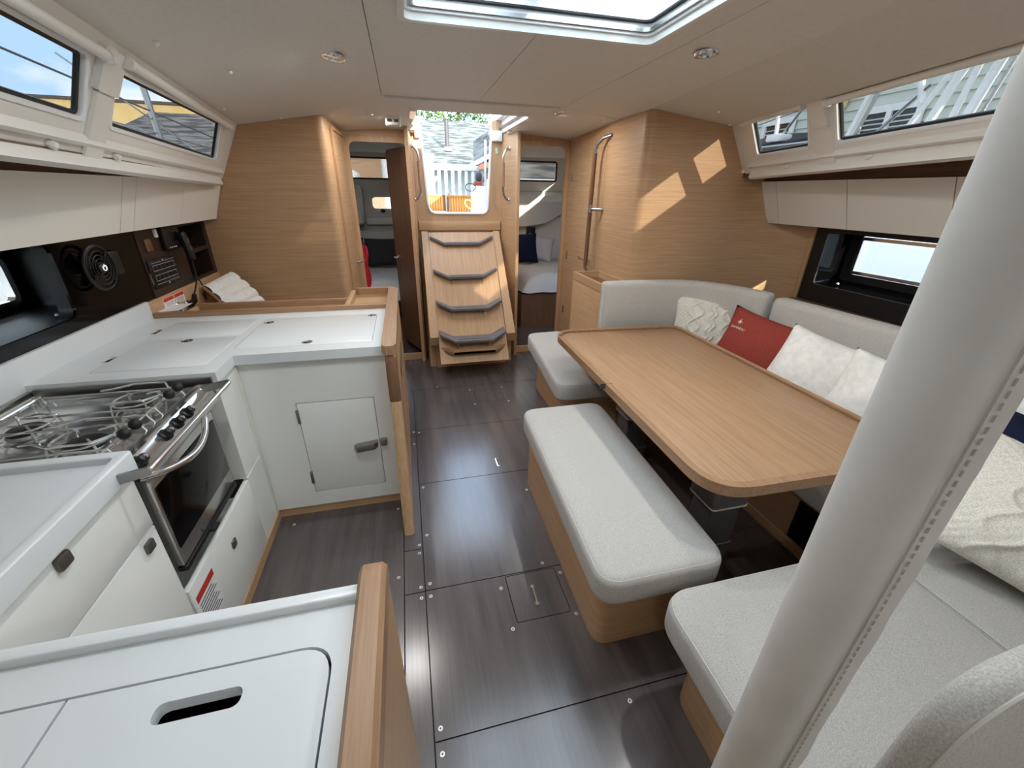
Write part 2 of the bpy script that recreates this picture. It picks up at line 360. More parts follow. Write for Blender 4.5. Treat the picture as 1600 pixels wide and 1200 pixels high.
# ---- deck hatches in the headliner
def hatch(name, label, x0, x1, y0, y1):
    h = sthing(name, label, 'hatch', ((x0+x1)/2, (y0+y1)/2, ZC))
    o_, i_ = rrect(x0, y0, x1, y1, .04), rrect(x0+.022, y0+.022, x1-.022, y1-.022, .035)
    make('frame', MB().plate((0, 0, ZC-.012), (1, 0, 0), (0, 1, 0), o_, [i_], .024), 'liner_white', h)
    j_, k_ = rrect(x0+.020, y0+.020, x1-.020, y1-.020, .035), rrect(x0+.034, y0+.034, x1-.034, y1-.034, .03)
    make('coaming', MB().plate((0, 0, ZC+.012), (1, 0, 0), (0, 1, 0), j_, [k_], .085), 'gelcoat', h)
    a_, b_ = rrect(x0+.030, y0+.030, x1-.030, y1-.030, .03), rrect(x0+.046, y0+.046, x1-.046, y1-.046, .03)
    make('track', MB().plate((0, 0, ZC+.020), (1, 0, 0), (0, 1, 0), a_, [b_], .012), 'brushed', h)
    make('gasket', MB().plate((0, 0, ZC+.048), (1, 0, 0), (0, 1, 0), a_, [rrect(x0+.052, y0+.052, x1-.052, y1-.052, .03)], .006), 'rubber', h)
    xm = (x0+x1)/2
    for a, b in ((x0+.02, xm), (xm, x1-.02)):
        make('pane', MB().box(a+.001, b-.001, y0+.02, y1-.02, ZC+.097, ZC+.105), 'hatch_acrylic', h)
    make('cross_bar', MB().bbox(xm-.045, xm+.045, y0+.0, y1-.0, ZC+.108, ZC+.15, .012), 'gelcoat', h)
    for k in (.36, .72):
        yy = y0+(y1-y0)*k
        make('lid_rib', MB().bbox(x0+.06, x1-.06, yy-.016, yy+.016, ZC+.106, ZC+.125, .006), 'gelcoat', h)
    return h
hatch('window_1', 'wide deck skylight in the middle of the headliner', SKX0, SKX1, SKY0, SKY1)
hatch('window_2', 'unseen forward deck hatch added to let in more daylight', SKX0, SKX1, FHY0, FHY1)  # opening out of view, added to bring daylight into the saloon

# ---- hull sides and side decks
HWL = rrect(.60, 1.055, 2.545, 1.30, .05); HWR = rrect(1.30, 1.11, 2.34, 1.365, .03)
struct('wall_left', MB().plate((-1.90, 0, 0), (0, 1, 0), (0, 0, 1), [(-1.7, -.08), (6.6, -.08), (6.6, 1.66), (-1.7, 1.68)], [inset(HWL, -.04)], -.06), 'oak_dark', 'dark timber inside of the hull behind the galley', 'wall')
struct('wall_right', MB().plate((3.08, 0, 0), (0, 1, 0), (0, 0, 1), [(-1.7, -.08), (6.6, -.08), (6.6, 1.72), (2.8, 1.74), (-1.7, 1.80)], [inset(HWR, -.04)], .06), 'oak_dark', 'dark timber inside of the hull behind the settee', 'wall')
struct('wall_front', MB().box(-1.96, 3.14, -1.76, -1.70, -.08, 2.3), 'white_lam', 'unseen bulkhead behind the camera, white to bounce light', 'wall')  # out of view: blocks the sun, white to bounce light aft
sd = MB(); fan3(sd, [(-.60, -1.7, 1.735), (-1.215, 3.62, 1.632), (-1.96, 3.62, 1.632), (-1.96, -1.7, 1.72)], .03)
struct('trim_1', sd, 'oak_dark', 'dark wood underside of the side deck above the galley cupboards', 'trim')
sd = MB(); fan3(sd, [(1.87, -1.7, 1.86), (2.385, 2.82, 1.725), (3.14, 2.82, 1.725), (3.14, -1.7, 1.80)], .03)
struct('trim_2', sd, 'oak_dark', 'dark wood underside of the side deck above the settee cupboards', 'trim')

struct('trim_4', MB().box(-1.26, -1.24, -.2, 3.59, 1.63, 1.76), 'oak_dark', 'dark wood filler board above the galley cupboards', 'trim')
struct('trim_5', MB().box(2.57, 2.59, .0, 2.79, 1.69, 1.86), 'oak_dark', 'dark wood filler board above the settee cupboards', 'trim')
# ---- coachroof sides with their windows
def coach_side(name, lab, P0, U, Vv, t, u0, u1, v0, v1, holes, blinds, pads, lugs, n_win):
    P0, U, Vv = V3(P0), V3(U).normalized(), V3(Vv).normalized(); nrm = U.cross(Vv).normalized()*(1 if t > 0 else -1)
    at = lambda u, v, d=0: P0+U*u+Vv*v+nrm*d       # d > 0 outboard
    out = fillet([(u0, v0), (u1-.05, v0), (u1, v0+.09), (u1, v1), (u0, v1)], [0, .03, .03, 0, 0])
    w = sthing(name, lab, 'wall', at(u1, v0))
    make('liner', MB().plate(P0, U, Vv, out, holes, t), 'liner_white', w)
    # moulded ledge and raised bead below the panes
    for va, vb, d in ((v0, v0+.040, .034), (v0+.075, v0+.100, .020)):
        m = MB(); pr = [(va, 0), (va, d*.6), ((va+vb)/2, d), (vb, d*.55), (vb+.008, 0)]
        m.loft([[at(uu, a, -b) for a, b in pr] for uu in (u0, u1-.10)])
        make('ledge', m, 'liner_white', w)
    for ua, ub, va, vb, d in pads:
        o_ = fillet([(ua, va), (ub, va), (ub, vb), (ua, vb)], .012)
        make('pad', MB().plate(at(0, 0, -d), U, Vv, o_, [], d*(1 if t > 0 else -1)), 'liner_white', w)
    for ua, va in lugs:
        make('lug', MB().lathe(at(ua, va, .0), -nrm, [(.013, 0), (.011, .02), (.004, .024)], 10), 'liner_white', w)
    for k, h in enumerate(holes):
        wn = sthing('window_%d' % (n_win+k), ('long' if k else 'short')+' coachroof side window '+('above the galley' if t < 0 else 'above the settee')+(', next to the bulkhead' if (k == 0) == (t > 0) else ', farther from the bulkhead'), 'window', at(h[0][0], h[0][1]))
        make('seal', MB().plate(at(0, 0, abs(t)*.55), U, Vv, inset(h, -.004), [inset(h, .011)], .012*(1 if t > 0 else -1)), 'black_satin', wn)
        make('pane', MB().plate(at(0, 0, abs(t)*.75), U, Vv, inset(h, -.006), [], .004*(1 if t > 0 else -1)), 'window_glass', wn)
        make('rim', MB().plate(at(0, 0, -.004), U, Vv, inset(h, -.012), [inset(h, .001)], .004*(1 if t > 0 else -1)), 'gelcoat', wn)
    for ua, ub, va in blinds:
        b = thing('roller_blind', 'rolled-up white roller blind over the '+('galley' if t < 0 else 'settee')+' coachroof window, '+('the one by the bulkhead' if ub > 1 else 'the forward one'), 'blind', at(ua, va), 'roller blinds under the headliner')
        make('roll', MB().tube([at(ua, va, -.022), at(ub, va, -.022)], .016, 12), 'blind', b)
        for uu in (ua, ub):
            make('bracket', MB().tube([at(uu-.012, va, -.022), at(uu+.012, va, -.022)], .021, 12), 'white_plastic', b)
    return at
def quad(*p): return fillet(list(p), .018, 4)
coach_side('wall_upper_left', 'moulded white coachroof side above the galley with two windows', (-.923, 1.458, 1.80), (-.1093, .9938, -.0211), (.4437, .0678, .8936), -.022,
           -3.1, 2.16, -.155, .275, [quad((-1.05, .0), (.358, .002), (.312, .178), (-1.09, .165)), quad((.532, .003), (1.874, .002), (1.783, .210), (.495, .181))],
           [(-1.1, .375, .205), (.50, 1.90, .222)], [(.365, .50, .10, .235, .020), (.385, .495, -.125, .10, .012)], [(.21, -.095), (.60, -.095)], 3)
coach_side('wall_upper_right', 'moulded white coachroof side above the settee with two windows', (2.15, 1.33, 1.888), (.1172, .9927, -.0297), (-.5137, .0862, .8536), .022,
           -3.05, 1.495, -.150, .25, [quad((.861, .0), (1.29, .0), (1.262, .212), (.810, .211)), quad((-1.3, .0), (.665, -.002), (.629, .208), (-1.38, .178))],
           [(-1.4, .66, .205), (.82, 1.31, .222)], [(.69, .79, .09, .235, .022), (.695, .80, -.125, .09, .013)], [(1.05, -.095), (.50, -.095)], 5)

# ---- timber bulkheads
def corner(p, r, a0, a1, n=6): return [(p[0]+r*math.cos(a0+(a1-a0)*i/n), p[1]+r*math.sin(a0+(a1-a0)*i/n)) for i in range(n+1)]
pl = [(-1.92, 3.60), (-1.235, 3.60), (-1.05, 3.60)] + corner((-.543, 3.66), .06, -PI/2, 0) + [(-.478, 3.72), (-.43, 4.14)]
struct('wall_aft_left', MB().strip(pl, .03, -.01, [1.64, 1.64, 2.01]+[2.13]*(len(pl)-3)), 'oak_h', 'oak bulkhead with rounded edge beside the chart table', 'wall')
pr_ = [(1.56, 4.14), (1.585, 2.87)] + corner((1.645, 2.86), .06, PI, PI*1.5) + [(2.225, 2.80), (2.40, 2.80), (2.50, 2.80), (2.64, 2.775), (2.76, 2.70), (2.84, 2.60), (2.86, 2.50)]
struct('wall_aft_right', MB().strip(pr_, .03, -.01, [2.14]*(len(pr_)-6)+[1.745]*6), 'oak_h', 'large oak bulkhead with rounded corner behind the settee', 'wall')
def jamb(name, label, x0, x1, hx0, hx1, hz0, hz1, ztop):
    d = sthing(name, label, 'door frame', ((x0+x1)/2, 4.12, 0))
    hole = fillet([(hx0, hz0), (hx1, hz0), (hx1, hz1), (hx0, hz1)], [.01, .01, .06, .06], 6)
    make('panel', MB().plate((0, 4.14, 0), (1, 0, 0), (0, 0, 1), [(x0, 0), (x1, 0), (x1, ztop), (x0, ztop)], [hole], -.03), 'oak_h', d)
    o_ = fillet([(hx0-.03, 0), (hx1+.03, 0), (hx1+.03, hz1+.04), (hx0-.03, hz1+.04)], [0, 0, .08, .08], 6)
    make('architrave', MB().plate((0, 4.14, 0), (1, 0, 0), (0, 0, 1), o_, [inset(hole, .003)], .014), 'oak_z', d)
    return d
jamb('door_1', 'oak door frame of the port aft cabin left of the steps', -.46, .10, -.395, .075, .06, 1.97, 2.12)
jamb('door_2', 'oak door frame of the aft cabin right of the steps', 1.05, 1.58, 1.078, 1.528, .06, 1.995, 2.12)
# open door leaf inside the left cabin
a, b = V3((.066, 4.165, 0)), V3((-.115, 4.62, 0)); u = (b-a).normalized(); ln = (b-a).length
d3 = sthing('door_3', 'dark oak cabin door standing open into the left cabin', 'door', a)
make('leaf', MB().plate(a, u, (0, 0, 1), fillet([(0, .08), (ln, .08), (ln, 1.95), (0, 1.95)], [0, 0, .05, .03]), [], .03), 'door_dark', d3)
nn = u.cross(V3((0, 0, 1))).normalized()
hp = a+u*(ln-.07)+V3((0, 0, .98))
make('handle', MB().lathe(hp, -nn, [(.02, 0), (.02, .008), (.008, .01), (.008, .045)], 12).tube([hp-nn*.042, hp-nn*.045-u*.06, hp-nn*.04-u*.10], .007, 8), 'chrome', d3)
make('handle', MB().lathe(hp+nn*.03, nn, [(.02, 0), (.02, .008), (.008, .01), (.008, .045)], 12).tube([hp+nn*.072, hp+nn*.075-u*.06, hp+nn*.07-u*.10], .007, 8), 'chrome', d3)
for z in (.35, 1.0, 1.7): make('hinge', MB().bbox(.068, .084, 4.112, 4.13, z, z+.07, .003), 'black_satin', d3)
# head door on the left, seen edge-on
P0 = V3((-.476, 3.735, 0)); P1 = V3((-.434, 4.10, 0)); u = (P1-P0).normalized(); ln = (P1-P0).length
d4 = sthing('door_4', 'narrow oak door in the left bulkhead with a chrome lever', 'door', P0)
nn = V3((u.y, -u.x, 0))
make('leaf', MB().plate(P0+nn*.001, u, (0, 0, 1), fillet([(.03, .10), (ln-.02, .10), (ln-.02, 1.985), (.03, 2.0)], .02), [], .010), 'oak_h', d4)
o_ = fillet([(.0, .02), (ln, .02), (ln, 2.01), (.0, 2.03)], .03)
make('frame', MB().plate(P0+nn*.001, u, (0, 0, 1), o_, [fillet([(.026, .096), (ln-.016, .096), (ln-.016, 1.989), (.026, 2.004)], .02)], .016), 'oak_z', d4)
hp = P0+u*(ln-.10)+nn*.011+V3((0, 0, 1.02))
make('handle', MB().lathe(hp, nn, [(.018, 0), (.018, .006), (.007, .008), (.007, .04)], 12).tube([hp+nn*.038, hp+nn*.042-u*.02, hp+nn*.04-u*.085+V3((0, 0, .006))], .007, 8), 'chrome', d4)
for z in (.4, 1.62): make('hinge', MB().bbox(-.433, -.421, 4.085, 4.10, z, z+.08, .003), 'chrome', d4)
# head door on the right bulkhead
d5 = sthing('door_5', 'oak door with rounded frame and chrome lever in the right bulkhead', 'door', (1.575, 3.7, 0))
o_ = lambda y0, y1, z0, z1: fillet([(y0, z0), (y1, z0), (y1, z1), (y0, z1)], [.01, .01, .05, .05])
make('leaf', MB().plate((1.572, 0, 0), (0, -1, 0), (0, 0, 1), [(-y, z) for y, z in o_(3.40, 4.02, .10, 1.965)], [], -.010), 'oak_h', d5)
make('frame', MB().plate((1.574, 0, 0), (0, -1, 0), (0, 0, 1), [(-y, z) for y, z in o_(3.36, 4.06, .02, 2.005)], [[(-y, z) for y, z in o_(3.394, 4.026, .094, 1.971)]], -.017), 'oak_z', d5)
hp = V3((1.556, 3.50, 1.07))
make('handle', MB().lathe(hp, (-1, 0, 0), [(.02, -.004), (.02, .006), (.008, .008), (.008, .045)], 12).tube([hp+V3((-.043, 0, 0)), hp+V3((-.048, .03, .004)), hp+V3((-.048, .075, .0)), hp+V3((-.045, .105, .012))], .008, 8), 'chrome', d5)
for z in (.45, 1.0, 1.7): make('hinge', MB().bbox(1.552, 1.566, 4.02, 4.034, z, z+.08, .003), 'steel', d5)

# ---- companionway: panel with the opening, jambs, white trim
cw = sthing('wall_aft', 'oak companionway panel with a white-trimmed opening to the cockpit', 'wall', (.54, 4.35, 1.25))
op = [(.205, 2.2), (.236, 1.50)] + [(.245, 1.455), (.262, 1.425), (.30, 1.408), (.77, 1.408), (.80, 1.423), (.815, 1.452), (.82, 1.50)] + [(.862, 2.2)]
make('panel', MB().plate((0, 4.35, 0), (1, 0, 0), (0, 0, 1), [(.12, 1.335), (.955, 1.335), (.955, 2.2)] + op[::-1] + [(.12, 2.2)], [], -.04), 'oak_z', cw)
make('lower_panel', MB().box(.13, .945, 4.362, 4.39, 0, 1.33), 'oak_z', cw)
make('trim', MB().tube([(x, 4.348, z) for x, z in op if z < 2.1] [0:0] + [(.208, 4.348, 2.13)] + [(x, 4.348, z) for x, z in op[1:-1]] + [(.859, 4.348, 2.13)], .012, 8), 'gelcoat', cw)
make('jamb', MB().strip([(.945, 4.37), (1.035, 4.06)], .03, 0, 2.10), 'oak_h', cw)
make('jamb', MB().strip([(.092, 4.06), (.130, 4.37)], .03, 0, 2.10), 'oak_h', cw)
make('jamb_post', MB().bbox(1.030, 1.062, 4.035, 4.14, 0, 2.09, .006), 'oak_z', cw)
make('jamb_post', MB().bbox(.062, .094, 4.07, 4.15, 0, 2.09, .006), 'oak_z', cw)
make('corner_block', MB().bbox(.862, .955, 4.30, 4.40, 2.03, 2.115, .012), 'gelcoat', cw)
make('corner_block', MB().bbox(.155, .205, 4.30, 4.40, 2.03, 2.12, .012), 'gelcoat', cw)
st = make('notice', MB().box(.895, .92, 4.347, 4.3495, 1.93, 1.985), 'sticker_green', cw, label='small green and white safety notice')
make('notice_mark', MB().box(.899, .906, 4.3462, 4.3468, 1.955, 1.975).box(.909, .916, 4.3462, 4.3468, 1.94, 1.955), 'sticker_white', st)
gr = sthing('trim_3', 'white hatch garage rails round the open companionway', 'trim', (.55, 3.46, 2.13))
make('side', MB().box(.955, .995, 3.44, 4.9, 2.10, 2.30), 'gelcoat', gr)
make('side', MB().box(.105, .148, 3.44, 4.40, 2.10, 2.30), 'gelcoat', gr)
make('front', MB().box(.105, .995, 3.47, 3.50, 2.125, 2.24), 'gelcoat', gr)
make('runner', MB().bbox(.90, .955, 3.50, 4.9, 2.20, 2.225, .006), 'gelcoat', gr)
make('runner', MB().bbox(.925, .955, 3.50, 4.9, 2.135, 2.155, .006), 'brushed', gr)

# ---- aft cabins behind the two doors
def cabin(tag_, inner, outer, ends, ztop, wx0, wx1, wz0, wz1, lab, xh):
    c = sthing('wall_cabin_'+tag_, 'linings of the %s aft cabin' % lab, 'wall', ((ends[0][0]+ends[1][0])/2, 6.4, 0))
    hole = rrect(wx0, wz0, wx1, wz1, .03)
    holes = [hole]
    if tag_ == 'left': holes.append(rrect(-.40, 1.37, .12, 1.52, .05))
    make('end_lining', MB().plate((0, 6.40, 0), (1, 0, 0), (0, 0, 1), ends, holes, -.05), 'headliner', c)
    t = .03 if tag_ == 'left' else -.03
    make('inner_lining', MB().strip(inner, t, 0, ztop+.03), 'oak_h', c)
    make('upper_lining', MB().strip(outer, -t, 1.60, ztop+.03), 'headliner', c)
    a, b = outer[0], outer[-1]
    m = MB(); fan3(m, [(inner[0][0], 4.13, ztop+.02), (inner[-1][0], 6.45, ztop), (b[0], 6.45, ztop), (a[0], 4.13, ztop+.02)], .03)
    make('overhead', m, 'headliner', c)
    m = MB(); xo = -1.95 if tag_ == 'left' else 3.1
    fan3(m, [(a[0], a[1], 1.63), (b[0], 6.45, 1.63), (xo, 6.45, 1.63), (xo, a[1], 1.63)], .03)
    make('side_shelf', m, 'headliner', c)
    make('window_seal', MB().plate((0, 6.395, 0), (1, 0, 0), (0, 0, 1), inset(hole, -.015), [inset(hole, .008)], -.012), 'black_satin', c)
    make('window_pane', MB().plate((0, 6.42, 0), (1, 0, 0), (0, 0, 1), hole, [], -.004), 'window_glass', c)
    make('downlight', MB().lathe((xh, 4.6, ztop+.012), (0, 0, -1), [(.04, 0), (.04, .006), (.03, .008)], 16), 'black_satin', c)
    return c
cl = cabin('left', [(.155, 4.40), (.26, 6.42)], [(-1.06, 3.64), (-1.38, 6.44)], [(-1.9, 0), (.30, 0), (.30, 2.08), (-1.40, 2.08), (-1.40, 1.66), (-1.9, 1.66)], 2.05, -.66, .20, 1.745, 1.985, 'left', -.3)
cr_ = cabin('right', [(.965, 4.40), (1.33, 6.42)], [(2.33, 2.84), (2.70, 6.44)], [(1.30, 0), (3.1, 0), (3.1, 1.66), (2.74, 1.66), (2.74, 2.10), (1.30, 2.10)], 2.06, 1.45, 2.225, 1.765, 2.005, 'right', 1.5)
# opening portlight in the left cabin
pt = sthing('window_7', 'small oblong opening portlight low in the left aft cabin', 'window', (-.14, 6.38, 1.45))
ho = rrect(-.40, 1.37, .12, 1.52, .05)
make('frame', MB().plate((0, 6.385, 0), (1, 0, 0), (0, 0, 1), inset(ho, -.035), [inset(ho, .004)], -.02), 'liner_white', pt)
make('pane', MB().plate((0, 6.41, 0), (1, 0, 0), (0, 0, 1), ho, [], -.004), 'hull_glass', pt)
for x in (-.27, .01): make('latch', MB().bbox(x-.03, x+.03, 6.34, 6.385, 1.325, 1.375, .008), 'black_satin', pt)
make('stay', MB().tube([(.02, 6.36, 1.36), (-.10, 6.30, 1.60)], .008, 8), 'black_satin', pt)
# moulded lockers under the end windows
lk = thing('cabin_locker', 'white moulded locker hanging under the window of the right aft cabin', 'locker', (2.0, 6.3, 1.2))
make('body', MB().loft([[(x, 6.38, z), (x+.0, 6.38, z2), (x, 6.10, z2-.05), (x, 6.02, (z+z2)/2+.08), (x, 6.16, z)] for x, z, z2 in ((1.37, 1.17, 1.62), (1.70, 1.16, 1.62), (2.02, 1.20, 1.62))]+[[(2.42, 6.38, 1.36), (2.42, 6.38, 1.62), (2.40, 6.2, 1.60), (2.40, 6.16, 1.52), (2.40, 6.26, 1.38)]]), 'liner_white', lk, 30)
lk = thing('cabin_locker', 'pale moulded locker at the end of the left aft cabin', 'locker', (-.7, 6.3, 1.1))
make('body', MB().bbox(-1.5, -.52, 6.12, 6.385, 1.18, 1.66, .04, 3), 'liner_white', lk)
make('ledge', MB().bbox(-.50, .28, 6.30, 6.385, 1.17, 1.26, .02), 'liner_white', lk)
# berths
def berth(lab, x0, x1, y0, y1, ztop):
    b = thing('berth', lab, 'bed', ((x0+x1)/2, y0, 0))
    make('base', MB().box(x0, x1, y0+.03, y1, 0, ztop-.22), 'door_dark', b)
    def top(s, t):
        x = x0+.01+(x1-x0-.02)*s; y = y0+(y1-y0)*t
        ed = min(s, 1-s, t*1.3, 1)*9; z = ztop-.20+.20*min(1, ed)**.5
        return (x, y, z+.012*math.sin(9*x+4*y)*math.sin(7*y)+.006*math.sin(23*x-11*y))
    make('duvet', MB().grid(top, 26, 26).add([(x0, y0+.02, ztop-.22), (x1, y0+.02, ztop-.22), (x1, y1, ztop-.22), (x0, y1, ztop-.22)], [(0, 1, 2, 3)]), 'linen', b)
    return b
berth('bed with rumpled white duvet in the left aft cabin', -1.8, .17, 4.85, 6.36, .66)
berth('bed with white ribbed duvet on an oak base in the right aft cabin', 1.36, 3.0, 4.95, 6.36, .66)

def pillow_mesh(w, h, t, n=18, fn=None, pinch=.07, sharp=1.0):
    """soft pillow in local coords: x across, z up, y thickness"""
    m = MB()
    def side(sg):
        def f(a, b):
            s, q = a*2-1, b*2-1
            px = s*(w/2)*(1-pinch*(1-q*q)*abs(s)**3); pz = q*(h/2)*(1-pinch*(1-s*s)*abs(q)**3)
            th = (max(0, (1-s**4)*(1-q**4)))**.5*(.55+.45*(1-s*s)*(1-q*q))
            y = t/2*th
            if fn and sg < 0: y += fn(s, q)*min(1, th*2)
            return (px, sg*y, pz)
        return f
    m.grid(side(-1), n, n); m.grid(side(1), n, n); return m
def place(mb, loc, rx=0, ry=0, rz=0):
    M = Matrix.Translation(loc) @ Euler((rx, ry, rz)).to_matrix().to_4x4(); mb.v = [tuple(M @ V3(v)) for v in mb.v]; return mb
def weld(o):
    bm = bmesh.new(); bm.from_mesh(o.data); bmesh.ops.remove_doubles(bm, verts=bm.verts, dist=.0006); bmesh.ops.recalc_face_normals(bm, faces=bm.faces); bm.to_mesh(o.data); bm.free(); return o
def pillow(name, m, label, w, h, t, loc, rx, ry, rz, group=None, fn=None, n=18, pinch=.07):
    return weld(one(name, place(pillow_mesh(w, h, t, n, fn, pinch), loc, rx, ry, rz), m, label, 'pillow', group, 60))
pillow('bed_pillow', 'pillow_charcoal', 'charcoal pillow in front on the left aft cabin bed', .62, .36, .16, (-.22, 5.92, .86), -.35, 0, .05)
pillow('bed_pillow', 'pillow_charcoal', 'charcoal pillow farther left, half hidden on the left aft cabin bed', .5, .36, .14, (-.80, 6.0, .86), -.3, 0, -.1)
pillow('bed_pillow', 'linen', 'pale patterned pillow behind the charcoal ones in the left aft cabin', .66, .40, .14, (-.38, 6.19, .92), -.2, 0, .0)
pillow('bed_pillow', 'pillow_navy', 'dark navy pillow on the right aft cabin bed', .5, .42, .16, (1.62, 6.0, .87), -.3, 0, .1)
pillow('bed_pillow', 'linen', 'white pillow beside the navy one on the right aft cabin bed', .42, .38, .16, (1.95, 6.16, .85), -.35, .2, -.1)
one('cabin_socket', MB().bbox(1.79, 1.93, 6.36, 6.385, 1.0, 1.13, .006), 'black_satin', 'black socket plate on the end lining of the right aft cabin', 'socket')
g_ = thing('garment_bag', 'red and clear plastic bag hanging inside the left cabin doorway', 'bag', (-.42, 4.3, .5))
make('bag', MB().grid(lambda a, b: (-.425+.055*b+.010*math.sin(14*a), 4.30+.02*math.sin(9*a+5*b), 1.12-.55*a), 12, 6).grid(lambda a, b: (-.425+.055*b+.010*math.sin(14*a), 4.34+.02*math.sin(9*a+5*b), 1.12-.55*a), 12, 6), 'red_bag', g_)
for i, (x, z) in enumerate(((-.02, .32), (.03, .42), (.03, .31), (-.02, .42))):
    one('cable_gland', MB().lathe((x-.16+.0, 4.845, z), (0, -1, 0), [(.030, 0), (.030, .02), (.022, .022), (.018, .008)], 14), 'black_satin', 'black round fitting on the left berth front, %s %s' % ('upper' if z > .4 else 'lower', 'left' if x < 0 else 'right'), 'fitting', 'fittings on the left berth front')

# ================================================================== COMPANIONWAY STEPS
sp = thing('companionway_steps', 'sloping oak companionway steps with four grey winged treads', 'stairs', (.54, 3.92, 0))
YT, ZT, YB, ZB = 4.33, 1.245, 3.69, .37
def slope(z, off=0): return YB+(YT-YB)*(z-ZB)/(ZT-ZB)+off
prof = [(YT, ZT), (YB, ZB), (YB+.05, .275), (3.90, .275), (3.90, 0), (4.36, 0), (4.36, ZT)]
def stringer(x0a, x1a, x0b, x1b):
    m = MB(); f = lambda z: (ZT-z)/ZT
    m.loft([[(xa+(xb-xa)*f(z), y, z) for y, z in prof] for xa, xb in ((x0a, x0b), (x1a, x1b))]); return m
make('stringer', stringer(.155, .215, .135, .222), 'oak_z', sp); make('stringer', stringer(.865, .925, .868, .968), 'oak_z', sp)
make('face_board', MB().loft([[(x, slope(1.235, .012), 1.235), (x, slope(.15, .03), .15), (x, slope(.15, .05), .15), (x, slope(1.235, .03), 1.235)] for x in (.219, .865)]), 'oak_slope', sp)
make('top_rail', MB().bbox(.135, .945, 4.335, 4.362, 1.252, 1.335, .006), 'oak_h', sp)
lipo = fillet([(.222, 3.80), (.222, 3.66), (.34, 3.56), (.74, 3.56), (.866, 3.66), (.866, 3.80)], [0, .02, .02, .02, .02, 0])
lipi = [(x, y) for x, y in inset(lipo, .022)]
make('bottom_tray', MB().plate((0, 0, .235), (1, 0, 0), (0, 1, 0), lipo, [], .022).plate((0, 0, .235), (1, 0, 0), (0, 1, 0), lipo, [[(.25, 3.79), (.25, 3.68), (.35, 3.59), (.73, 3.59), (.84, 3.68), (.84, 3.79)]], .045), 'oak_x', sp)
make('plinth', MB().box(.20, .90, 3.86, 4.0, 0, .236), 'oak_h', sp)
TY, TZ = [4.215, 3.995, 3.775, 3.555], [1.150, .868, .610, .368]
def tread(i):
    y, z = TY[i], TZ[i]; d = .13
    t = make('tread', MB(), 'tread', sp) if False else None
    pr = [(.232, .055, .055), (.362, 0, 0), (.712, 0, 0), (.848, .055, .055)]
    m = MB(); rings = []
    for x, dz, dy in pr:
        yb = slope(z+dz, .015); ya = y+dy
        rings.append([(x, ya+.006, z+dz-.028), (x, ya, z+dz-.022), (x, ya, z+dz-.004), (x, ya+.005, z+dz), (x, yb, z+dz), (x, yb, z+dz-.03)])
    m.loft(rings); t = make('tread', m, 'tread', sp, 25)
    make('grip_slot', MB().box(.395, .69, y+.035, y+.047, z-.001, z+.0015), 'tread_slot', t)
    for x in (.385, .685):
        make('bracket', MB().loft([[(xx, slope(z-.03, .02), z-.028), (xx, y+.03, z-.028), (xx, y+.05, z-.055), (xx, slope(z-.10, .02), z-.10)] for xx in (x-.011, x+.011)]), 'oak_z', t)
for i in range(4): tread(i)

def handrail(lab, pts, grip, feet, loc, r=.011):
    h = thing('handrail', lab, 'handrail', loc)
    make('bar', MB().tube(pts, r, 10), 'steel', h)
    make('grip', MB().tube(grip, r+.005, 12), 'oak_edge', h)
    for p, n in feet: make('foot', MB().lathe(p, n, [(.019, -.002), (.019, .005), (.012, .008)], 14), 'chrome', h)
    return h
def bowed(p0, p1, out, n=8, k=.22):
    p0, p1, out = V3(p0), V3(p1), V3(out); r = []
    for i in range(n+1):
        a = i/n*PI/2; r.append(p0+(p1-p0)*k*(1-math.cos(a))+out*math.sin(a))
    q = []
    for i in range(n+1):
        a = i/n*PI/2; q.append(p1+(p0-p1)*k*(1-math.cos(a))+out*math.sin(a))
    return r+q[::-1]
n_ = V3((-.96, -.28, 0))
b0, b1 = V3((.995, 4.19, 1.965)), V3((.995, 4.19, 1.535)); o_ = n_*.065
path = bowed(b0, b1, o_); gA, gB = b0+(b1-b0)*.27+o_, b0+(b1-b0)*.73+o_
handrail('curved handrail with wooden grip right of the companionway', path, [gA, gB], [(b0, n_), (b1, n_)], b1)
b0, b1 = V3((.118, 4.22, 1.955)), V3((.118, 4.22, 1.53)); o_ = V3((.055, -.015, 0))
path = bowed(b0, b1, o_); gA, gB = b0+(b1-b0)*.27+o_, b0+(b1-b0)*.73+o_
handrail('curved handrail with wooden grip left of the companionway', path, [gA, gB], [(b0, (1, 0, 0)), (b1, (1, 0, 0))], b1)
hr = thing('handrail', 'long upright leather-wrapped handrail on the right bulkhead beside the door', 'handrail', (1.57, 3.45, 1.0))
make('bar', MB().tube([(1.575, 3.30, 2.005), (1.535, 3.36, 1.99), (1.508, 3.40, 1.95), (1.50, 3.415, 1.90), (1.50, 3.415, 1.47), (1.50, 3.415, 1.02), (1.515, 3.41, .985), (1.572, 3.41, .975)], .014, 10), 'steel', hr)
make('wrap', MB().tube([(1.50, 3.415, 1.89), (1.50, 3.415, 1.52)], .018, 12), 'door_dark', hr); make('wrap', MB().tube([(1.50, 3.415, 1.46), (1.50, 3.415, 1.04)], .018, 12), 'door_dark', hr)
make('middle_bracket', MB().tube([(1.578, 3.33, 1.485), (1.53, 3.36, 1.487), (1.50, 3.412, 1.487)], .012, 10).tube([(1.50, 3.415, 1.465), (1.50, 3.415, 1.51)], .020, 12), 'brushed', hr)

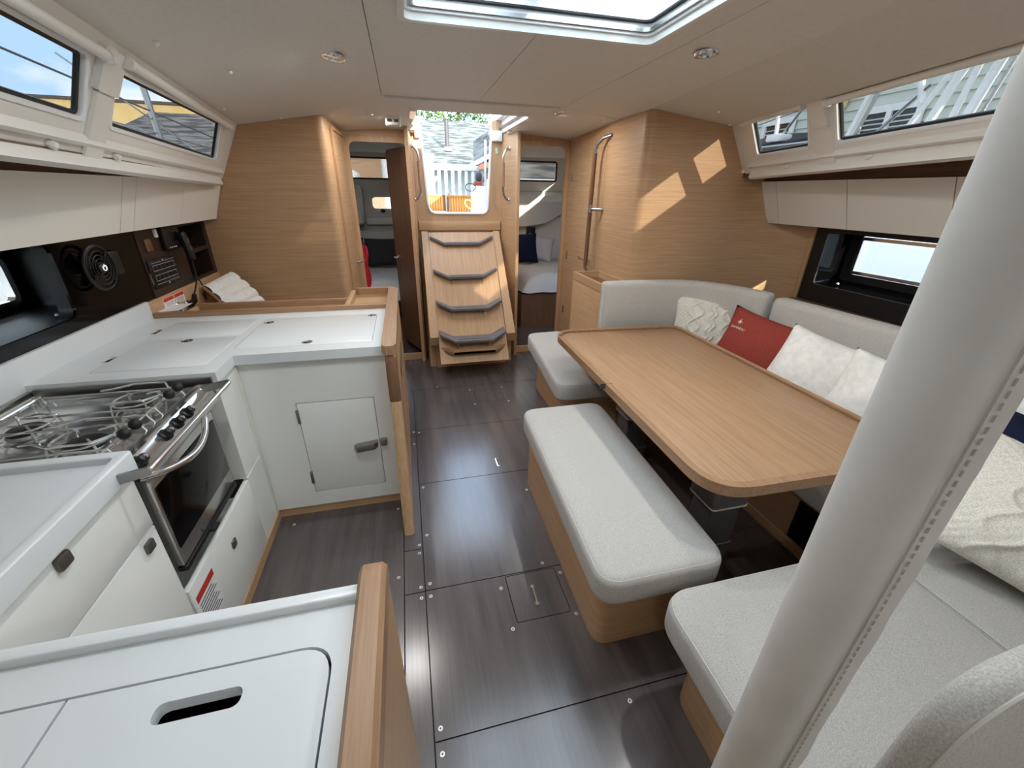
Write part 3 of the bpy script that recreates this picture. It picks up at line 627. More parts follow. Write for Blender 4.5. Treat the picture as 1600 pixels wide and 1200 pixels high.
# ---- ceiling lights, smoke alarm
def downlight(lab, x, y, z, tilt=(0, 0, -1), on=True):
    d = thing('ceiling_light', lab, 'ceiling light', (x, y, z), 'round ceiling downlights')
    make('bezel', MB().lathe((x, y, z), tilt, [(.050, -.004), (.050, .004), (.046, .010), (.036, .010), (.035, .004)], 24), 'chrome', d)
    make('lens', MB().lathe((x, y, z), tilt, [(.036, -.002), (.036, .003)], 20), 'lamp_lens', d)
    if on:  # the lamp shines straight down from the recessed lens
        ld = bpy.data.lights.new('lamp', 'AREA'); ld.shape = 'DISK'; ld.size = .05; ld.energy = LAMP_W; ld.color = (1, .985, .96); ld.spread = 3.05
        l = bpy.data.objects.new('ceiling_light_lamp', ld); COL.objects.link(l); l.location = V3((x, y, z))+V3(tilt)*.012; l.rotation_euler = (0, 0, 0); adopt(l, d); l.location = V3((x, y, z))+V3(tilt)*.012
    return d
downlight('round chrome downlight in the headliner above the galley end', -.235, 2.30, 2.118, (-.14, 0, -.99))
downlight('round chrome downlight in the headliner over the saloon table', 1.26, 1.84, 2.130, (.09, 0, -.995))
downlight('small downlight in the headliner outside the left cabin door', -.195, 3.60, 2.098, (-.08, -.05, -.995))
downlight('small downlight in the headliner outside the right cabin door', 1.17, 3.32, 2.128, (.09, -.05, -.995))
for x, y in ((-.235, 1.15), (1.30, 1.05), (-.235, -.85), (1.26, -.85)):  # lamps out of view, added to fill the saloon with light
    downlight('added unseen fill downlight in the headliner %s, %s side' % ('ahead of the camera' if y > 0 else 'behind the camera', 'galley' if x < 0 else 'settee'), x, y, ZC-.03 if x < 0 else ZC-.012, (-.12 if x < 0 else .05, 0, -.99))
sa = thing('smoke_alarm', 'small white smoke alarm on the headliner left of the hatch', 'smoke alarm', (-.02, 3.70, 2.10))
make('body', MB().bbox(-.070, .040, 3.650, 3.740, 2.035, 2.110, .014, 3), 'white_plastic', sa)
make('grille', MB().box(-.055, -.024, 3.6485, 3.651, 2.058, 2.076).box(-.008, .023, 3.6485, 3.651, 2.058, 2.076), 'groove', sa)

# ================================================================== GALLEY (left)
# ---- far counter over the fridge
ZW = .94
wt = thing('galley_worktop', 'white worktop with flush lids between cooker and chart table', 'worktop', (-.75, 2.3, ZW))
outl = [(-1.385, 1.715), (-.775, 1.715), (-.775, 1.90), (-.14, 1.90), (-.14, 2.605), (-1.385, 2.605)]
L1 = rrect(-.80, 1.985, -.20, 2.49, .012, 3); L2 = rrect(-1.24, 1.80, -.835, 2.18, .012, 3); L3 = rrect(-1.24, 2.20, -.835, 2.50, .012, 3)
L4 = rrect(-1.37, 1.80, -1.255, 2.50, .012, 3)
make('slab', MB().plate((0, 0, ZW-.045), (1, 0, 0), (0, 1, 0), outl, [L1, L2, L3], .045), 'worktop', wt)
lids = []
for l in (L1, L2, L3):
    lids.append(make('lid', MB().rprism(inset(l, .0022), ZW-.04, ZW+.0008, .0012, 0, 2), 'worktop', wt))
make('joint_bed', MB().box(-1.25, -.19, 1.93, 2.50, ZW-.044, ZW-.012).box(-1.25, -.80, 1.79, 1.93, ZW-.044, ZW-.012), 'groove', wt)
def latch(x, y, par):
    l = make('flush_latch', MB().lathe((x, y, ZW), (0, 0, 1), [(.024, 0), (.024, .003), (.018, .0035), (.016, .001)], 18), 'chrome', par)
    make('thumb_pull', MB().box(x-.013, x-.001, y-.006, y+.006, ZW+.001, ZW+.0042), 'black_satin', l)
latch(-.497, 2.025, lids[0]); latch(-.757, 2.40, wt); latch(-.227, 2.45, lids[0]); latch(-1.045, 2.15, lids[1])
for x, y in ((-1.245, 1.95), (-1.25, 2.33)):
    make('flush_hinge', MB().bbox(x-.012, x+.012, y-.035, y+.035, ZW, ZW+.003, .001), 'chrome', wt)
make('backsplash', MB().bbox(-1.41, -1.385, .10, 2.605, ZW-.045, 1.035, .006), 'worktop', wt)
# ---- fridge cabinet
fc = thing('fridge_cabinet', 'white galley cabinet with a small square latched door', 'cabinet', (-.46, 1.92, 0))
dr = [(-.58, .140), (-.222, .140), (-.222, .672), (-.58, .672)]
make('body', MB().plate((0, 1.925, 0), (1, 0, 0), (0, 0, 1), [(-.785, .055), (-.135, .055), (-.135, ZW-.046), (-.785, ZW-.046)], [dr], -.02).box(-1.38, -.135, 1.95, 2.60, .02, ZW-.06), 'white_lam', fc)
make('door_gap', MB().box(-.60, -.20, 1.938, 1.949, .12, .69), 'groove', fc)
fd = make('door', MB().rprism([(0, 0)]*0 or [(-.577, 1.9265), (-.225, 1.9265), (-.225, 1.945), (-.577, 1.945)], .1435, .6685, .001, .001, 2), 'white_lam', fc)
hz = .398
make('handle', MB().loft([[(x, 1.9265, z-h), (x, y, z-h), (x, y-.004, z), (x, y, z+h), (x, 1.9265, z+h)] for x, y, z, h in ((-.350, 1.915, hz-.006, .012), (-.335, 1.890, hz-.004, .018), (-.25, 1.886, hz+.006, .017), (-.232, 1.900, hz+.010, .015))]), 'brushed', fd)
make('strike', MB().bbox(-.219, -.186, 1.903, 1.925, hz-.008, hz+.035, .006), 'brushed', fc)
for z in (.20, .56): make('hinge', MB().bbox(-.588, -.574, 1.920, 1.928, z, z+.075, .002), 'brushed', fd)
make('kick_board', MB().box(-.785, -.135, 1.935, 1.955, 0, .053), 'oak_x', fc)
make('top_shadow_gap', MB().box(-.78, -.14, 1.93, 1.94, ZW-.052, ZW-.044), 'groove', fc)
# ---- end panel of the fridge block with its solid cap
ep = thing('galley_end_panel', 'oak end panel with raised solid cap beside the fridge cabinet', 'panel', (-.112, 2.3, 0))
prof = [(1.655, 0), (1.668, .03), (1.80, .70), (1.815, .93), (3.06, .93), (3.06, 0)]
make('panel', MB().plate((-.134, 0, 0), (0, 1, 0), (0, 0, 1), prof, [], .044), 'oak_h', ep)
make('nosing', MB().loft([[(x, y-dy, z) for x, dy in ((-.137, -.03), (-.137, .004), (-.125, .012), (-.10, .012), (-.087, .004), (-.087, -.03))] for y, z in ((1.66, .0), (1.672, .03), (1.80, .70))]), 'oak_z', ep)
make('nosing', MB().loft([[(x, y-dy, z) for x, dy in ((-.138, -.03), (-.138, .005), (-.125, .013), (-.10, .013), (-.086, .005), (-.086, -.03))] for y, z in ((1.80, .702), (1.80, .86), (1.83, .93))]), 'door_dark', ep)
cap = [(-.150, 1.835), (-.135, 1.805), (-.098, 1.805), (-.084, 1.835), (-.084, 3.04), (-.125, 3.105), (-.365, 3.105), (-.385, 3.085), (-.345, 3.065), (-.150, 3.065), (-.150, 3.0)]
make('cap_rail', MB().plate((0, 0, .93), (1, 0, 0), (0, 1, 0), fillet(cap, .012, 3), [], .042), 'oak_edge', ep)
make('slot_pull', MB().box(-.0895, -.087, 2.20, 2.62, .70, .715).box(-.0895, -.087, 2.17, 2.20, .66, .715), 'black_satin', ep)
make('drawer_gap', MB().box(-.0895, -.0885, 2.0, 3.0, .640, .644).box(-.0895, -.0885, 2.0, 2.004, .10, .64), 'groove', ep)
# ---- corner cabinet between cooker and fridge
cc = thing('corner_cabinet', 'narrow white corner cabinet between cooker and fridge door', 'cabinet', (-.78, 1.82, 0))
make('body', MB().box(-1.38, -.785, 1.722, 1.945, .42, ZW-.046).box(-.80, -.782, 1.722, 1.922, .02, .42), 'white_lam', cc)
make('corner_bead', MB().bbox(-.786, -.778, 1.905, 1.924, .055, ZW-.046, .003), 'white_door', cc)
make('kick_board', MB().box(-.80, -.776, 1.15, 1.935, 0, .05), 'oak_y', cc)
make('rail_clip', MB().bbox(-.783, -.770, 1.745, 1.765, .855, .885, .003), 'latch_grey', cc)
# ---- locker front under the cooker
uc = thing('cooker_locker', 'low white locker front under the cooker with push latch', 'locker', (-.79, 1.4, 0))
make('front', MB().bbox(-.80, -.779, 1.132, 1.718, .052, .415, .003), 'white_lam', uc)
make('shelf', MB().box(-1.36, -.80, 1.14, 1.718, .30, .325), 'white_door', uc)
make('back', MB().box(-1.38, -1.36, 1.14, 1.72, .30, .90), 'white_door', uc)
make('push_latch', MB().bbox(-.782, -.772, 1.432, 1.468, .285, .322, .006), 'latch_grey', uc)
sk = one('warning_sticker', MB().box(-.7788, -.7780, 1.135, 1.275, .20, .372), 'sticker_white', 'white warning sticker with red heading under the cooker', 'sticker')
make('red_bar', MB().box(-.7779, -.7776, 1.145, 1.272, .338, .366), 'sticker_red', sk)
mm = MB()
for i in range(9): mm.box(-.7779, -.7776, 1.15, 1.265-.012*(i % 3), .212+.0135*i, .2165+.0135*i)
make('print_lines', mm, 'ink', sk, kind='stuff')

# ---- gimballed cooker
ck = thing('cooker', 'polished steel gimballed cooker with gas hob and oven', 'cooker', (-1.05, 1.40, .45))
make('body', MB().bbox(-1.34, -.80, 1.165, 1.655, .47, .875, .008), 'brushed', ck)
make('hob_tray', MB().rprism(rrect(-1.345, 1.155, -.815, 1.665, .03), .868, .893, .008, .002, 4), 'mirror_steel', ck)
make('tray_lip', MB().plate((0, 0, .892), (1, 0, 0), (0, 1, 0), rrect(-1.35, 1.150, -.815, 1.67, .03), [rrect(-1.335, 1.165, -.845, 1.655, .025)], .012), 'mirror_steel', ck)
make('back_plate', MB().box(-1.382, -1.366, 1.155, 1.71, .86, .918), 'brushed', ck)
make('side_plate', MB().box(-1.36, -.79, 1.700, 1.712, .84, .925), 'brushed', ck)
make('side_gap', MB().box(-1.36, -.80, 1.668, 1.70, .84, .872), 'rubber', ck)
make('front_nose', MB().loft([[(x, y, z) for x, z in ((-.845, .872), (-.845, .905), (-.825, .915), (-.80, .912), (-.782, .895), (-.772, .86), (-.776, .835), (-.80, .835))] for y in (1.155, 1.665)]), 'mirror_steel', ck)
for i, (x, y, r) in enumerate(((-.955, 1.535, .040), (-.965, 1.285, .052), (-1.19, 1.41, .046))):
    b = make('burner', MB().lathe((x, y, .893), (0, 0, 1), [(r+.025, 0), (r+.02, .004), (r+.004, .006), (r+.002, .016), (r*.7, .017)], 24), 'mirror_steel', ck)
    make('burner_cap', MB().lathe((x, y, .909), (0, 0, 1), [(r, 0), (r, .006), (r-.006, .010)], 24), 'black_satin', b)
gt = MB(); zg = .935
def hexring(cx, cy, rx, ry, z): return [(cx+rx*math.cos(PI/6+PI/3*k), cy+ry*math.sin(PI/6+PI/3*k), z) for k in range(6)]
def gtmesh(paths, r=.0034):
    m = MB()
    for p, c in paths: m.tube(p, r, 6, c)
    return m
for (cx, cy, sz) in ((-.955, 1.535, .075), (-.965, 1.285, .085), (-1.19, 1.41, .080)):
    ps = [([(cx+sz*.85*math.cos(2*PI*k/18), cy+sz*.85*math.sin(2*PI*k/18), zg-.004) for k in range(18)], True)]
    for k in range(4):
        a = PI/4+PI/2*k; c_, s_ = math.cos(a), math.sin(a)
        ps.append(([(cx+sz*.42*c_, cy+sz*.42*s_, zg+.003), (cx+sz*.92*c_, cy+sz*.92*s_, zg), (cx+sz*1.0*c_, cy+sz*1.0*s_, .895)], False))
    make('pan_support', gtmesh(ps), 'wire', ck)
for y in (1.205, 1.355, 1.405, 1.455, 1.615):
    make('hob_wire', gtmesh([([(-1.315, y, .897), (-1.30, y, zg-.006), (-1.10, y, zg-.006), (-.865, y, zg-.006), (-.85, y, .897)], False)], .0036), 'wire', ck)
for x in (-1.29, -.875):
    make('hob_wire', gtmesh([([(x, 1.18, .897), (x, 1.19, zg-.010), (x, 1.63, zg-.010), (x, 1.64, .897)], False)]), 'wire', ck)
for i, (y, yc) in enumerate(((1.565, 1.535), (1.505, 1.535), (1.30, 1.275), (1.245, 1.275))):
    sg = 1 if y > yc else -1
    cp = make('pan_clamp', gtmesh([([(-.832, y, .950), (-.865, y, .952), (-.895, yc+sg*.075, .956), (-.99, yc+sg*.080, .957), (-1.045, yc+sg*.045, .955), (-1.075, yc+sg*.045, .953)], False)], .0040), 'wire', ck)
    make('clamp_knob', MB().lathe((-.838, y, .952), (1, 0, 0), [(.003, -.017), (.011, -.013), (.0165, -.004), (.0165, .005), (.011, .013), (.003, .017)], 16), 'rubber', cp)
for y in (1.462, 1.392, 1.318, 1.150+.02):
    k = make('control_knob', MB().lathe((-.786, y, .893), (.72, 0, .69), [(.020, 0), (.020, .010), (.015, .014), (.013, .030), (.006, .034)], 16), 'black_plastic', ck)
    make('pointer', MB().box(-.768, -.756, y-.002, y+.002, .912, .920), 'marking', k)
fr = make('fiddle_rail', MB().tube([(-.70, 1.068, .930), (-.70, 1.622, .930)], .0085, 12), 'chrome', ck)
make('rail_bracket', MB().loft([[(-.795, y, .895), (-.795, y, .925), (-.70, y, .942), (-.692, y, .930), (-.70, y, .918)] for y in (1.062, 1.070)]), 'brushed', fr)
make('rail_bracket', MB().loft([[(-.795, y, .895), (-.795, y, .925), (-.70, y, .942), (-.692, y, .930), (-.70, y, .918)] for y in (1.622, 1.630)]), 'brushed', fr)
od = make('oven_door', MB().bbox(-.80, -.776, 1.160, 1.600, .50, .832, .006), 'mirror_steel', ck)
make('oven_glass', MB().bbox(-.778, -.7725, 1.172, 1.588, .565, .800, .003), 'black_gloss', od)
make('door_handle', MB().tube([(-.778+.055*math.sin(PI*i/16)**.7 if 0 < i < 16 else -.778, 1.09+.40*i/16 if False else 1.135+.40*i/16, .865-.045*math.sin(PI*i/16)) for i in range(17)], .0105, 12), 'chrome', od)
make('door_foot_strip', MB().bbox(-.80, -.772, 1.160, 1.600, .478, .496, .003), 'black_satin', od)
make('door_catch', MB().bbox(-.785, -.755, 1.33, 1.37, .476, .49, .004), 'black_satin', od)

# ---- near cabinet with raised fiddle
nc = thing('drawer_cabinet', 'white galley cabinet with two push-latch fronts nearer the camera', 'cabinet', (-.79, .85, 0))
make('body', MB().box(-1.38, -.80, .585, 1.128, .02, ZW-.05), 'white_lam', nc)
f1 = make('upper_front', MB().bbox(-.80, -.785, .585, 1.128, .712, ZW-.052, .002), 'white_lam', nc)
f2 = make('lower_front', MB().bbox(-.80, -.785, .585, 1.128, .055, .707, .002), 'white_lam', nc)
make('push_latch', MB().bbox(-.788, -.774, .832, .872, .845, .880, .006), 'latch_grey', f1)
make('push_latch', MB().bbox(-.788, -.774, 1.058, 1.094, .658, .692, .006), 'latch_grey', f2)
nw = thing('side_worktop', 'white worktop with raised lip between cooker and sink', 'worktop', (-1.1, .85, ZW))
make('slab', MB().box(-1.385, -.79, .58, 1.14, ZW-.05, ZW-.008), 'worktop', nw)
lip = fillet([(-1.385, 1.150), (-.772, 1.150), (-.772, .58), (-.800, .58), (-.800, 1.118), (-1.385, 1.118)], [0, .012, 0, 0, .012, 0], 4)
make('lip', MB().rprism(lip, ZW-.048, ZW+.012, .005, 0, 3), 'worktop', nw)

# ---- sink peninsula nearest the camera
sp_ = thing('sink_worktop', 'white sink worktop with cut-out lids, nearest the camera', 'worktop', (-.5, .3, ZW))
ZS = .93
lidA = fillet([(-.528, -.15), (-.172, -.15), (-.172, .480), (-.528, .480)], [.0, .05, .05, 0], 7); lidB = [(-1.25, -.15), (-.532, -.15), (-.532, .480), (-1.25, .480)]
hole_all = fillet([(-1.253, -.153), (-.169, -.153), (-.1685, .4838), (-1.2535, .4838)], [0, .05, .05, 0], 7)
make('slab', MB().plate((0, 0, ZS-.04), (1, 0, 0), (0, 1, 0), [(-1.385, -.6), (-.136, -.6), (-.136, .570), (-1.385, .570)], [hole_all], .04), 'worktop', sp_)
make('rim', MB().rprism([(-1.385, .552), (-.137, .552), (-.137, .578), (-1.385, .578)], ZS-.05, ZS+.016, .006, 0, 4), 'worktop', sp_)
slot = rrect(-.402, .416, -.290, .445, .013, 7)
make('sink_lid', MB().plate((0, 0, ZS-.022), (1, 0, 0), (0, 1, 0), lidA, [slot], .022), 'worktop', sp_, label='white sink lid with an oblong finger slot')
make('sink_lid', MB().plate((0, 0, ZS-.022), (1, 0, 0), (0, 1, 0), lidB, [], .022), 'worktop', sp_)
make('lid_bed', MB().plate((0, 0, ZS-.030), (1, 0, 0), (0, 1, 0), [(-1.27, -.17), (-.16, -.17), (-.16, .50), (-1.27, .50)], [rrect(-.43, .39, -.26, .47, .02)], .007), 'groove', sp_)
make('basin', MB().box(-1.26, -.165, -.16, .49, ZS-.20, ZS-.19).box(-1.26, -1.255, -.16, .49, ZS-.2, ZS-.04).box(-.17, -.165, -.16, .49, ZS-.2, ZS-.04).box(-1.26, -.165, .488, .493, ZS-.2, ZS-.04), 'black_satin', sp_)
pc = thing('sink_cabinet', 'white sink cabinet below the nearest worktop', 'cabinet', (-.5, .55, 0))
make('body', MB().box(-1.38, -.14, .535, .562, .02, ZS-.05).box(-1.38, -.14, -.6, .53, .02, .70), 'white_lam', pc)
pe = thing('sink_end_panel', 'oak end panel with rounded solid cap beside the sink', 'panel', (-.112, .3, 0))
prof = fillet([(-.6, 0), (.66, 0), (.64, .05), (.605, .92), (-.6, .92)], [0, .02, .05, 0, 0])
make('panel', MB().plate((-.134, 0, 0), (0, 1, 0), (0, 0, 1), prof, [], .044), 'oak_h', pe)
rg = []
for y, k in ((-.6, 1), (.555, 1), (.585, .96), (.602, .80), (.610, .45)):
    z = .918+.055*k; rg.append([(-.137, y, .915), (-.137, y, z-.010), (-.130, y, z), (-.096, y, z), (-.088, y, z-.010), (-.088, y, .915)])
make('cap_rail', MB().loft(rg), 'oak_edge', pe)
make('finger_notch', MB().bbox(-.1385, -.132, .545, .575, .930, .955, .004), 'door_dark', pe)

# ---- overhead cupboards on the galley side
def cupboards(name, labs, xs_t, zt, xs_b, zb, ys, back, group, flip):
    for (y0, y1), lab in zip(ys, labs):
        c = thing(name, lab, 'cupboard', (xs_b, (y0+y1)/2, zb), group)
        sgn = 1 if flip else -1; g = .0025
        make('carcass', MB().loft([[(xs_t+sgn*.02, y, zt), (back, y, zt), (back, y, zb), (xs_b+sgn*.02, y, zb)] for y in (y0, y1)]), 'cupboard', c)
        make('door', MB().loft([[(xs_t, y, zt), (xs_t+sgn*.018, y, zt), (xs_b+sgn*.018, y, zb-.004), (xs_b, y, zb-.004)] for y in (y0+g, y1-g)]), 'cupboard', c)
        make('shadow_gap', MB().loft([[(xs_t+sgn*.012, y, zt-.002), (xs_t+sgn*.03, y, zt-.002), (xs_b+sgn*.03, y, zb), (xs_b+sgn*.012, y, zb)] for y in (y0-.001, y1+.001)]), 'groove', c)
cupboards('overhead_cupboard', ['pale overhead cupboard above the chart table, next to the bulkhead', 'pale overhead cupboard above the radio, second from the bulkhead', 'narrow pale filler strip between the overhead cupboards', 'long pale overhead cupboard above the galley fan'],
          -1.22, 1.64, -1.31, 1.402, [(3.04, 3.595), (2.55, 3.04), (2.44, 2.55), (1.0, 2.44)], -1.88, 'galley overhead cupboards', False)

# ---- black splash panel with the hull window
bp_ = thing('splash_panel', 'glossy black panel behind the cooker with a deep window recess', 'panel', (-1.40, 2.0, 1.03))
rec = fillet([(.4, 1.085), (2.12, 1.085), (2.12, 1.385), (.4, 1.385)], .04)
make('panel', MB().plate((-1.400, 0, 0), (0, 1, 0), (0, 0, 1), [(-.2, 1.03), (2.70, 1.03), (2.70, 1.46), (-.2, 1.46)], [rec], -.012), 'black_gloss', bp_)
ri = [(-1.40, inset(rec, -.003)), (-1.47, inset(rec, -.012)), (-1.62, fillet([(.4, 1.06), (2.46, 1.05), (2.46, 1.41), (.4, 1.40)], .05)), (-1.88, fillet([(.4, 1.03), (2.60, 1.03), (2.60, 1.40), (.4, 1.40)], .05))]
make('recess_back', MB().plate((-1.885, 0, 0), (0, 1, 0), (0, 0, 1), [(.3, 1.0), (2.65, 1.0), (2.65, 1.45), (.3, 1.45)], [HWL], -.004), 'black_satin', bp_)
make('recess', MB().loft([[(x, y, z) for y, z in r] for x, r in ri], False, False), 'black_satin', bp_)
make('screw_cap', MB().lathe((-1.50, 2.16, 1.085), (0, 0, 1), [(.010, 0), (.008, .008), (.003, .010)], 10), 'white_plastic', bp_)
make('reflector_strip', MB().bbox(-1.4145, -1.4125, 2.70, 2.715, 1.03, 1.46, .0005), 'black_satin', bp_)
hw = sthing('window_8', 'hull window with polished frame in the recess left of the fan', 'window', (-1.87, 1.8, 1.2))
ho = rrect(.62, 1.07, 2.53, 1.285, .045)
make('frame', MB().plate((-1.875, 0, 0), (0, 1, 0), (0, 0, 1), inset(ho, -.012), [inset(ho, .018)], -.03), 'chrome', hw)
make('pane', MB().plate((-1.905, 0, 0), (0, 1, 0), (0, 0, 1), ho, [], -.004), 'hull_glass', hw)
fn_ = thing('cabin_fan', 'black caged cabin fan on the splash panel above the worktop', 'fan', (-1.40, 2.30, 1.26))
FX, FY, FZ, FR = -1.345, 2.295, 1.262, .092
m = MB()
for r in (FR, FR*.80, FR*.60, FR*.42): m.tube([(FX-.006+(FR-r)*.08*0, FY+r*math.cos(2*PI*k/24), FZ+r*math.sin(2*PI*k/24)) for k in range(24)], .0022, 6, True)
make('cage', m, 'black_plastic', fn_)
make('ring', MB().tube([(FX-.014, FY+FR*1.03*math.cos(2*PI*k/28), FZ+FR*1.03*math.sin(2*PI*k/28)) for k in range(28)], .007, 8, True), 'black_plastic', fn_)
for k in range(4):
    a = PI/4+k*PI/2; make('spoke', MB().tube([(FX, FY, FZ), (FX-.006, FY+FR*math.cos(a), FZ+FR*math.sin(a))], .003, 6), 'black_plastic', fn_)
for k in range(3):
    a = 2*PI*k/3+.4
    make('blade', MB().grid(lambda s, t: (FX-.022+.014*(t-.5), FY+(.02+.06*s)*math.cos(a+(t-.5)*1.1), FZ+(.02+.06*s)*math.sin(a+(t-.5)*1.1)), 4, 4), 'black_plastic', fn_)
hb = make('hub', MB().lathe((FX-.03, FY, FZ), (1, 0, 0), [(.026, 0), (.026, .028), (.020, .034), (.001, .035)], 20), 'black_plastic', fn_)
make('power_symbol', MB().tube([(FX+.0062, FY+.012*math.cos(PI/2+.6+(2*PI-1.2)*k/14), FZ+.012*math.sin(PI/2+.6+(2*PI-1.2)*k/14)) for k in range(15)], .0014, 6).tube([(FX+.0062, FY, FZ+.004), (FX+.0062, FY, FZ+.016)], .0014, 6), 'led_white', hb)
make('arm', MB().tube([(-1.40, FY+.05, FZ), (-1.385, FY+.02, FZ), (FX-.03, FY, FZ)], .010, 8).bbox(-1.40, -1.375, FY+.10, FY+.20, FZ-.055, FZ+.055, .006), 'black_plastic', fn_)

# ---- chart table side: instrument board and everything on it
nb = thing('instrument_board', 'dark brown instrument board above the chart table', 'panel', (-1.40, 3.1, 1.02))
w1, w2 = [(3.20, 1.22), (3.54, 1.225), (3.54, 1.375), (3.20, 1.37)], [(3.20, 1.045), (3.54, 1.05), (3.54, 1.20), (3.20, 1.195)]
make('board', MB().plate((-1.400, 0, 0), (0, 1, 0), (0, 0, 1), [(2.715, 1.022), (3.598, 1.022), (3.598, 1.46), (2.715, 1.46)], [w1, w2], -.02), 'wenge', nb)
make('pigeonhole', MB().box(-1.56, -1.55, 3.18, 3.56, 1.03, 1.39).box(-1.55, -1.42, 3.18, 3.20, 1.03, 1.39).box(-1.55, -1.42, 3.54, 3.56, 1.03, 1.39).box(-1.55, -1.42, 3.2, 3.54, 1.198, 1.218), 'wenge', nb)
make('lower_board', MB().bbox(-1.41, -1.392, 2.61, 3.598, .80, 1.026, .002), 'oak_h', nb)
make('cupholder_rim', MB().tube([(-1.396, 2.728, 1.10+.02*k) for k in range(4)], .003, 6), 'chrome', nb)
swp = thing('switch_panel', 'black breaker switch panel with white outlines on the instrument board', 'switch panel', (-1.398, 2.88, 1.09))
make('plate', MB().bbox(-1.400, -1.392, 2.735, 3.045, 1.072, 1.225, .003), 'black_plastic', swp)
def outline(y0, y1, z0, z1, r=.0012): return MB().tube([(-1.3912, y0, z0), (-1.3912, y1, z0), (-1.3912, y1, z1), (-1.3912, y0, z1)], r, 4, True)
for z in (1.112, 1.165): 
    make('outline', outline(2.77, 3.01, z, z+.030), 'marking', swp)
    for i in range(5): make('switch', MB().bbox(-1.392, -1.388, 2.782+.046*i, 2.815+.046*i, z+.005, z+.025, .002), 'black_satin', swp)
make('scale_marks', MB().box(-1.3917, -1.3911, 2.76, 3.02, 1.093, 1.0945).box(-1.3917, -1.3911, 2.76, 3.02, 1.208, 1.2095).box(-1.3917, -1.3911, 2.885, 2.895, 1.080, 1.088).box(-1.3917, -1.3911, 2.885, 2.895, 1.212, 1.218), 'marking', swp)
one('button_plate', MB().bbox(-1.400, -1.390, 2.775, 2.835, 1.27, 1.335, .004), 'door_dark', 'small brown square plate above the switch panel', 'plate')
one('key_switch', MB().bbox(-1.400, -1.385, 2.895, 2.92, 1.335, 1.38, .004), 'cupboard', 'small pale rocker switch beside the radio', 'switch')
rd = thing('marine_radio', 'black marine radio set on the instrument board', 'radio', (-1.398, 3.0, 1.25))
make('case', MB().bbox(-1.400, -1.372, 2.945, 3.125, 1.255, 1.385, .006), 'black_plastic', rd)
make('screen', MB().box(-1.3722, -1.3712, 3.02, 3.10, 1.30, 1.355), 'black_gloss', rd)
for i in range(4): make('key', MB().bbox(-1.373, -1.3705, 2.97+.024*i, 2.985+.024*i, 1.268, 1.274, .001), 'marking', rd)
hs = thing('radio_handset', 'black radio handset hung on its clip with a cable', 'handset', (-1.36, 3.10, 1.2))
make('body', place(MB().bbox(-.018, .018, -.026, .026, -.085, .085, .012, 3), (-1.352, 3.135, 1.262), 0, -.12, .0), 'black_plastic', hs)
make('display', place(MB().box(.0182, .0188, -.016, .016, .015, .045), (-1.352, 3.135, 1.262), 0, -.12, 0), 'latch_grey', hs)
make('keypad', place(MB().box(.0182, .0192, -.018, -.004, -.03, .0).box(.0182, .0192, .004, .018, -.03, .0), (-1.352, 3.135, 1.262), 0, -.12, 0), 'latch_grey', hs)
make('cable', MB().tube([(-1.345, 3.13, 1.18), (-1.342, 3.12, 1.10), (-1.345, 3.10, 1.04), (-1.352, 3.06, .99), (-1.36, 3.02, .955)], .005, 8), 'rubber', hs)
one('coiled_cable', MB().tube([(-1.39, 3.20, 1.06), (-1.375, 3.22, 1.03), (-1.372, 3.24, .98), (-1.368, 3.22, .90), (-1.355, 3.16, .955)], .0045, 8), 'rubber', 'thin black cable looping down from the pigeonholes', 'cable')
for i, (y, z) in enumerate(((2.88, .925), (3.0, .912))):
    s = thing('power_socket', ('left' if i == 0 else 'right, plugged')+' round chrome 12 volt socket below the switch panel', 'socket', (-1.392, y, z), 'round sockets below the switch panel')
    make('ring', MB().lathe((-1.392, y, z), (1, 0, 0), [(.040, 0), (.040, .010), (.033, .016), (.028, .012)], 20), 'chrome', s)
    make('insert', MB().lathe((-1.392, y, z), (1, 0, 0), [(.028, .002), (.028, .011), (.010, .013)], 16), 'black_plastic', s)
one('charger_plug', MB().tube([(-1.378, 3.0, .912), (-1.345, 3.005, .945), (-1.338, 3.01, .985)], [.020, .018, .012], 12), 'black_plastic', 'fat black plug in the right socket', 'plug')
for i, (y0, y1) in enumerate(((2.755, 2.875), (2.885, 3.0))):
    s = one('safety_sticker', MB().box(-1.3915, -1.3907, y0, y1, .952, 1.012), 'sticker_white', ('left' if i == 0 else 'right')+' of the two red and white stickers below the switch panel', 'sticker', 'stickers below the switch panel')
    make('red_bar', MB().box(-1.3906, -1.3902, y0+.002, y1-.002, .990, 1.010), 'sticker_red', s)
    mm = MB()
    for k in range(4): mm.box(-1.3906, -1.3902, y0+.012, y1-.014, .957+.008*k, .9595+.008*k)
    make('print_lines', mm, 'ink', s, kind='stuff')
one('instruction_card', MB().loft([[(-1.39, 2.66, .96), (-1.30, 2.70, .957), (-1.30, 2.87, .957), (-1.39, 2.84, .962)], [(-1.39, 2.66, .9612), (-1.30, 2.70, .9582), (-1.30, 2.87, .9582), (-1.39, 2.84, .9632)]]), 'sticker_white', 'white card lying at the back of the chart table', 'card')

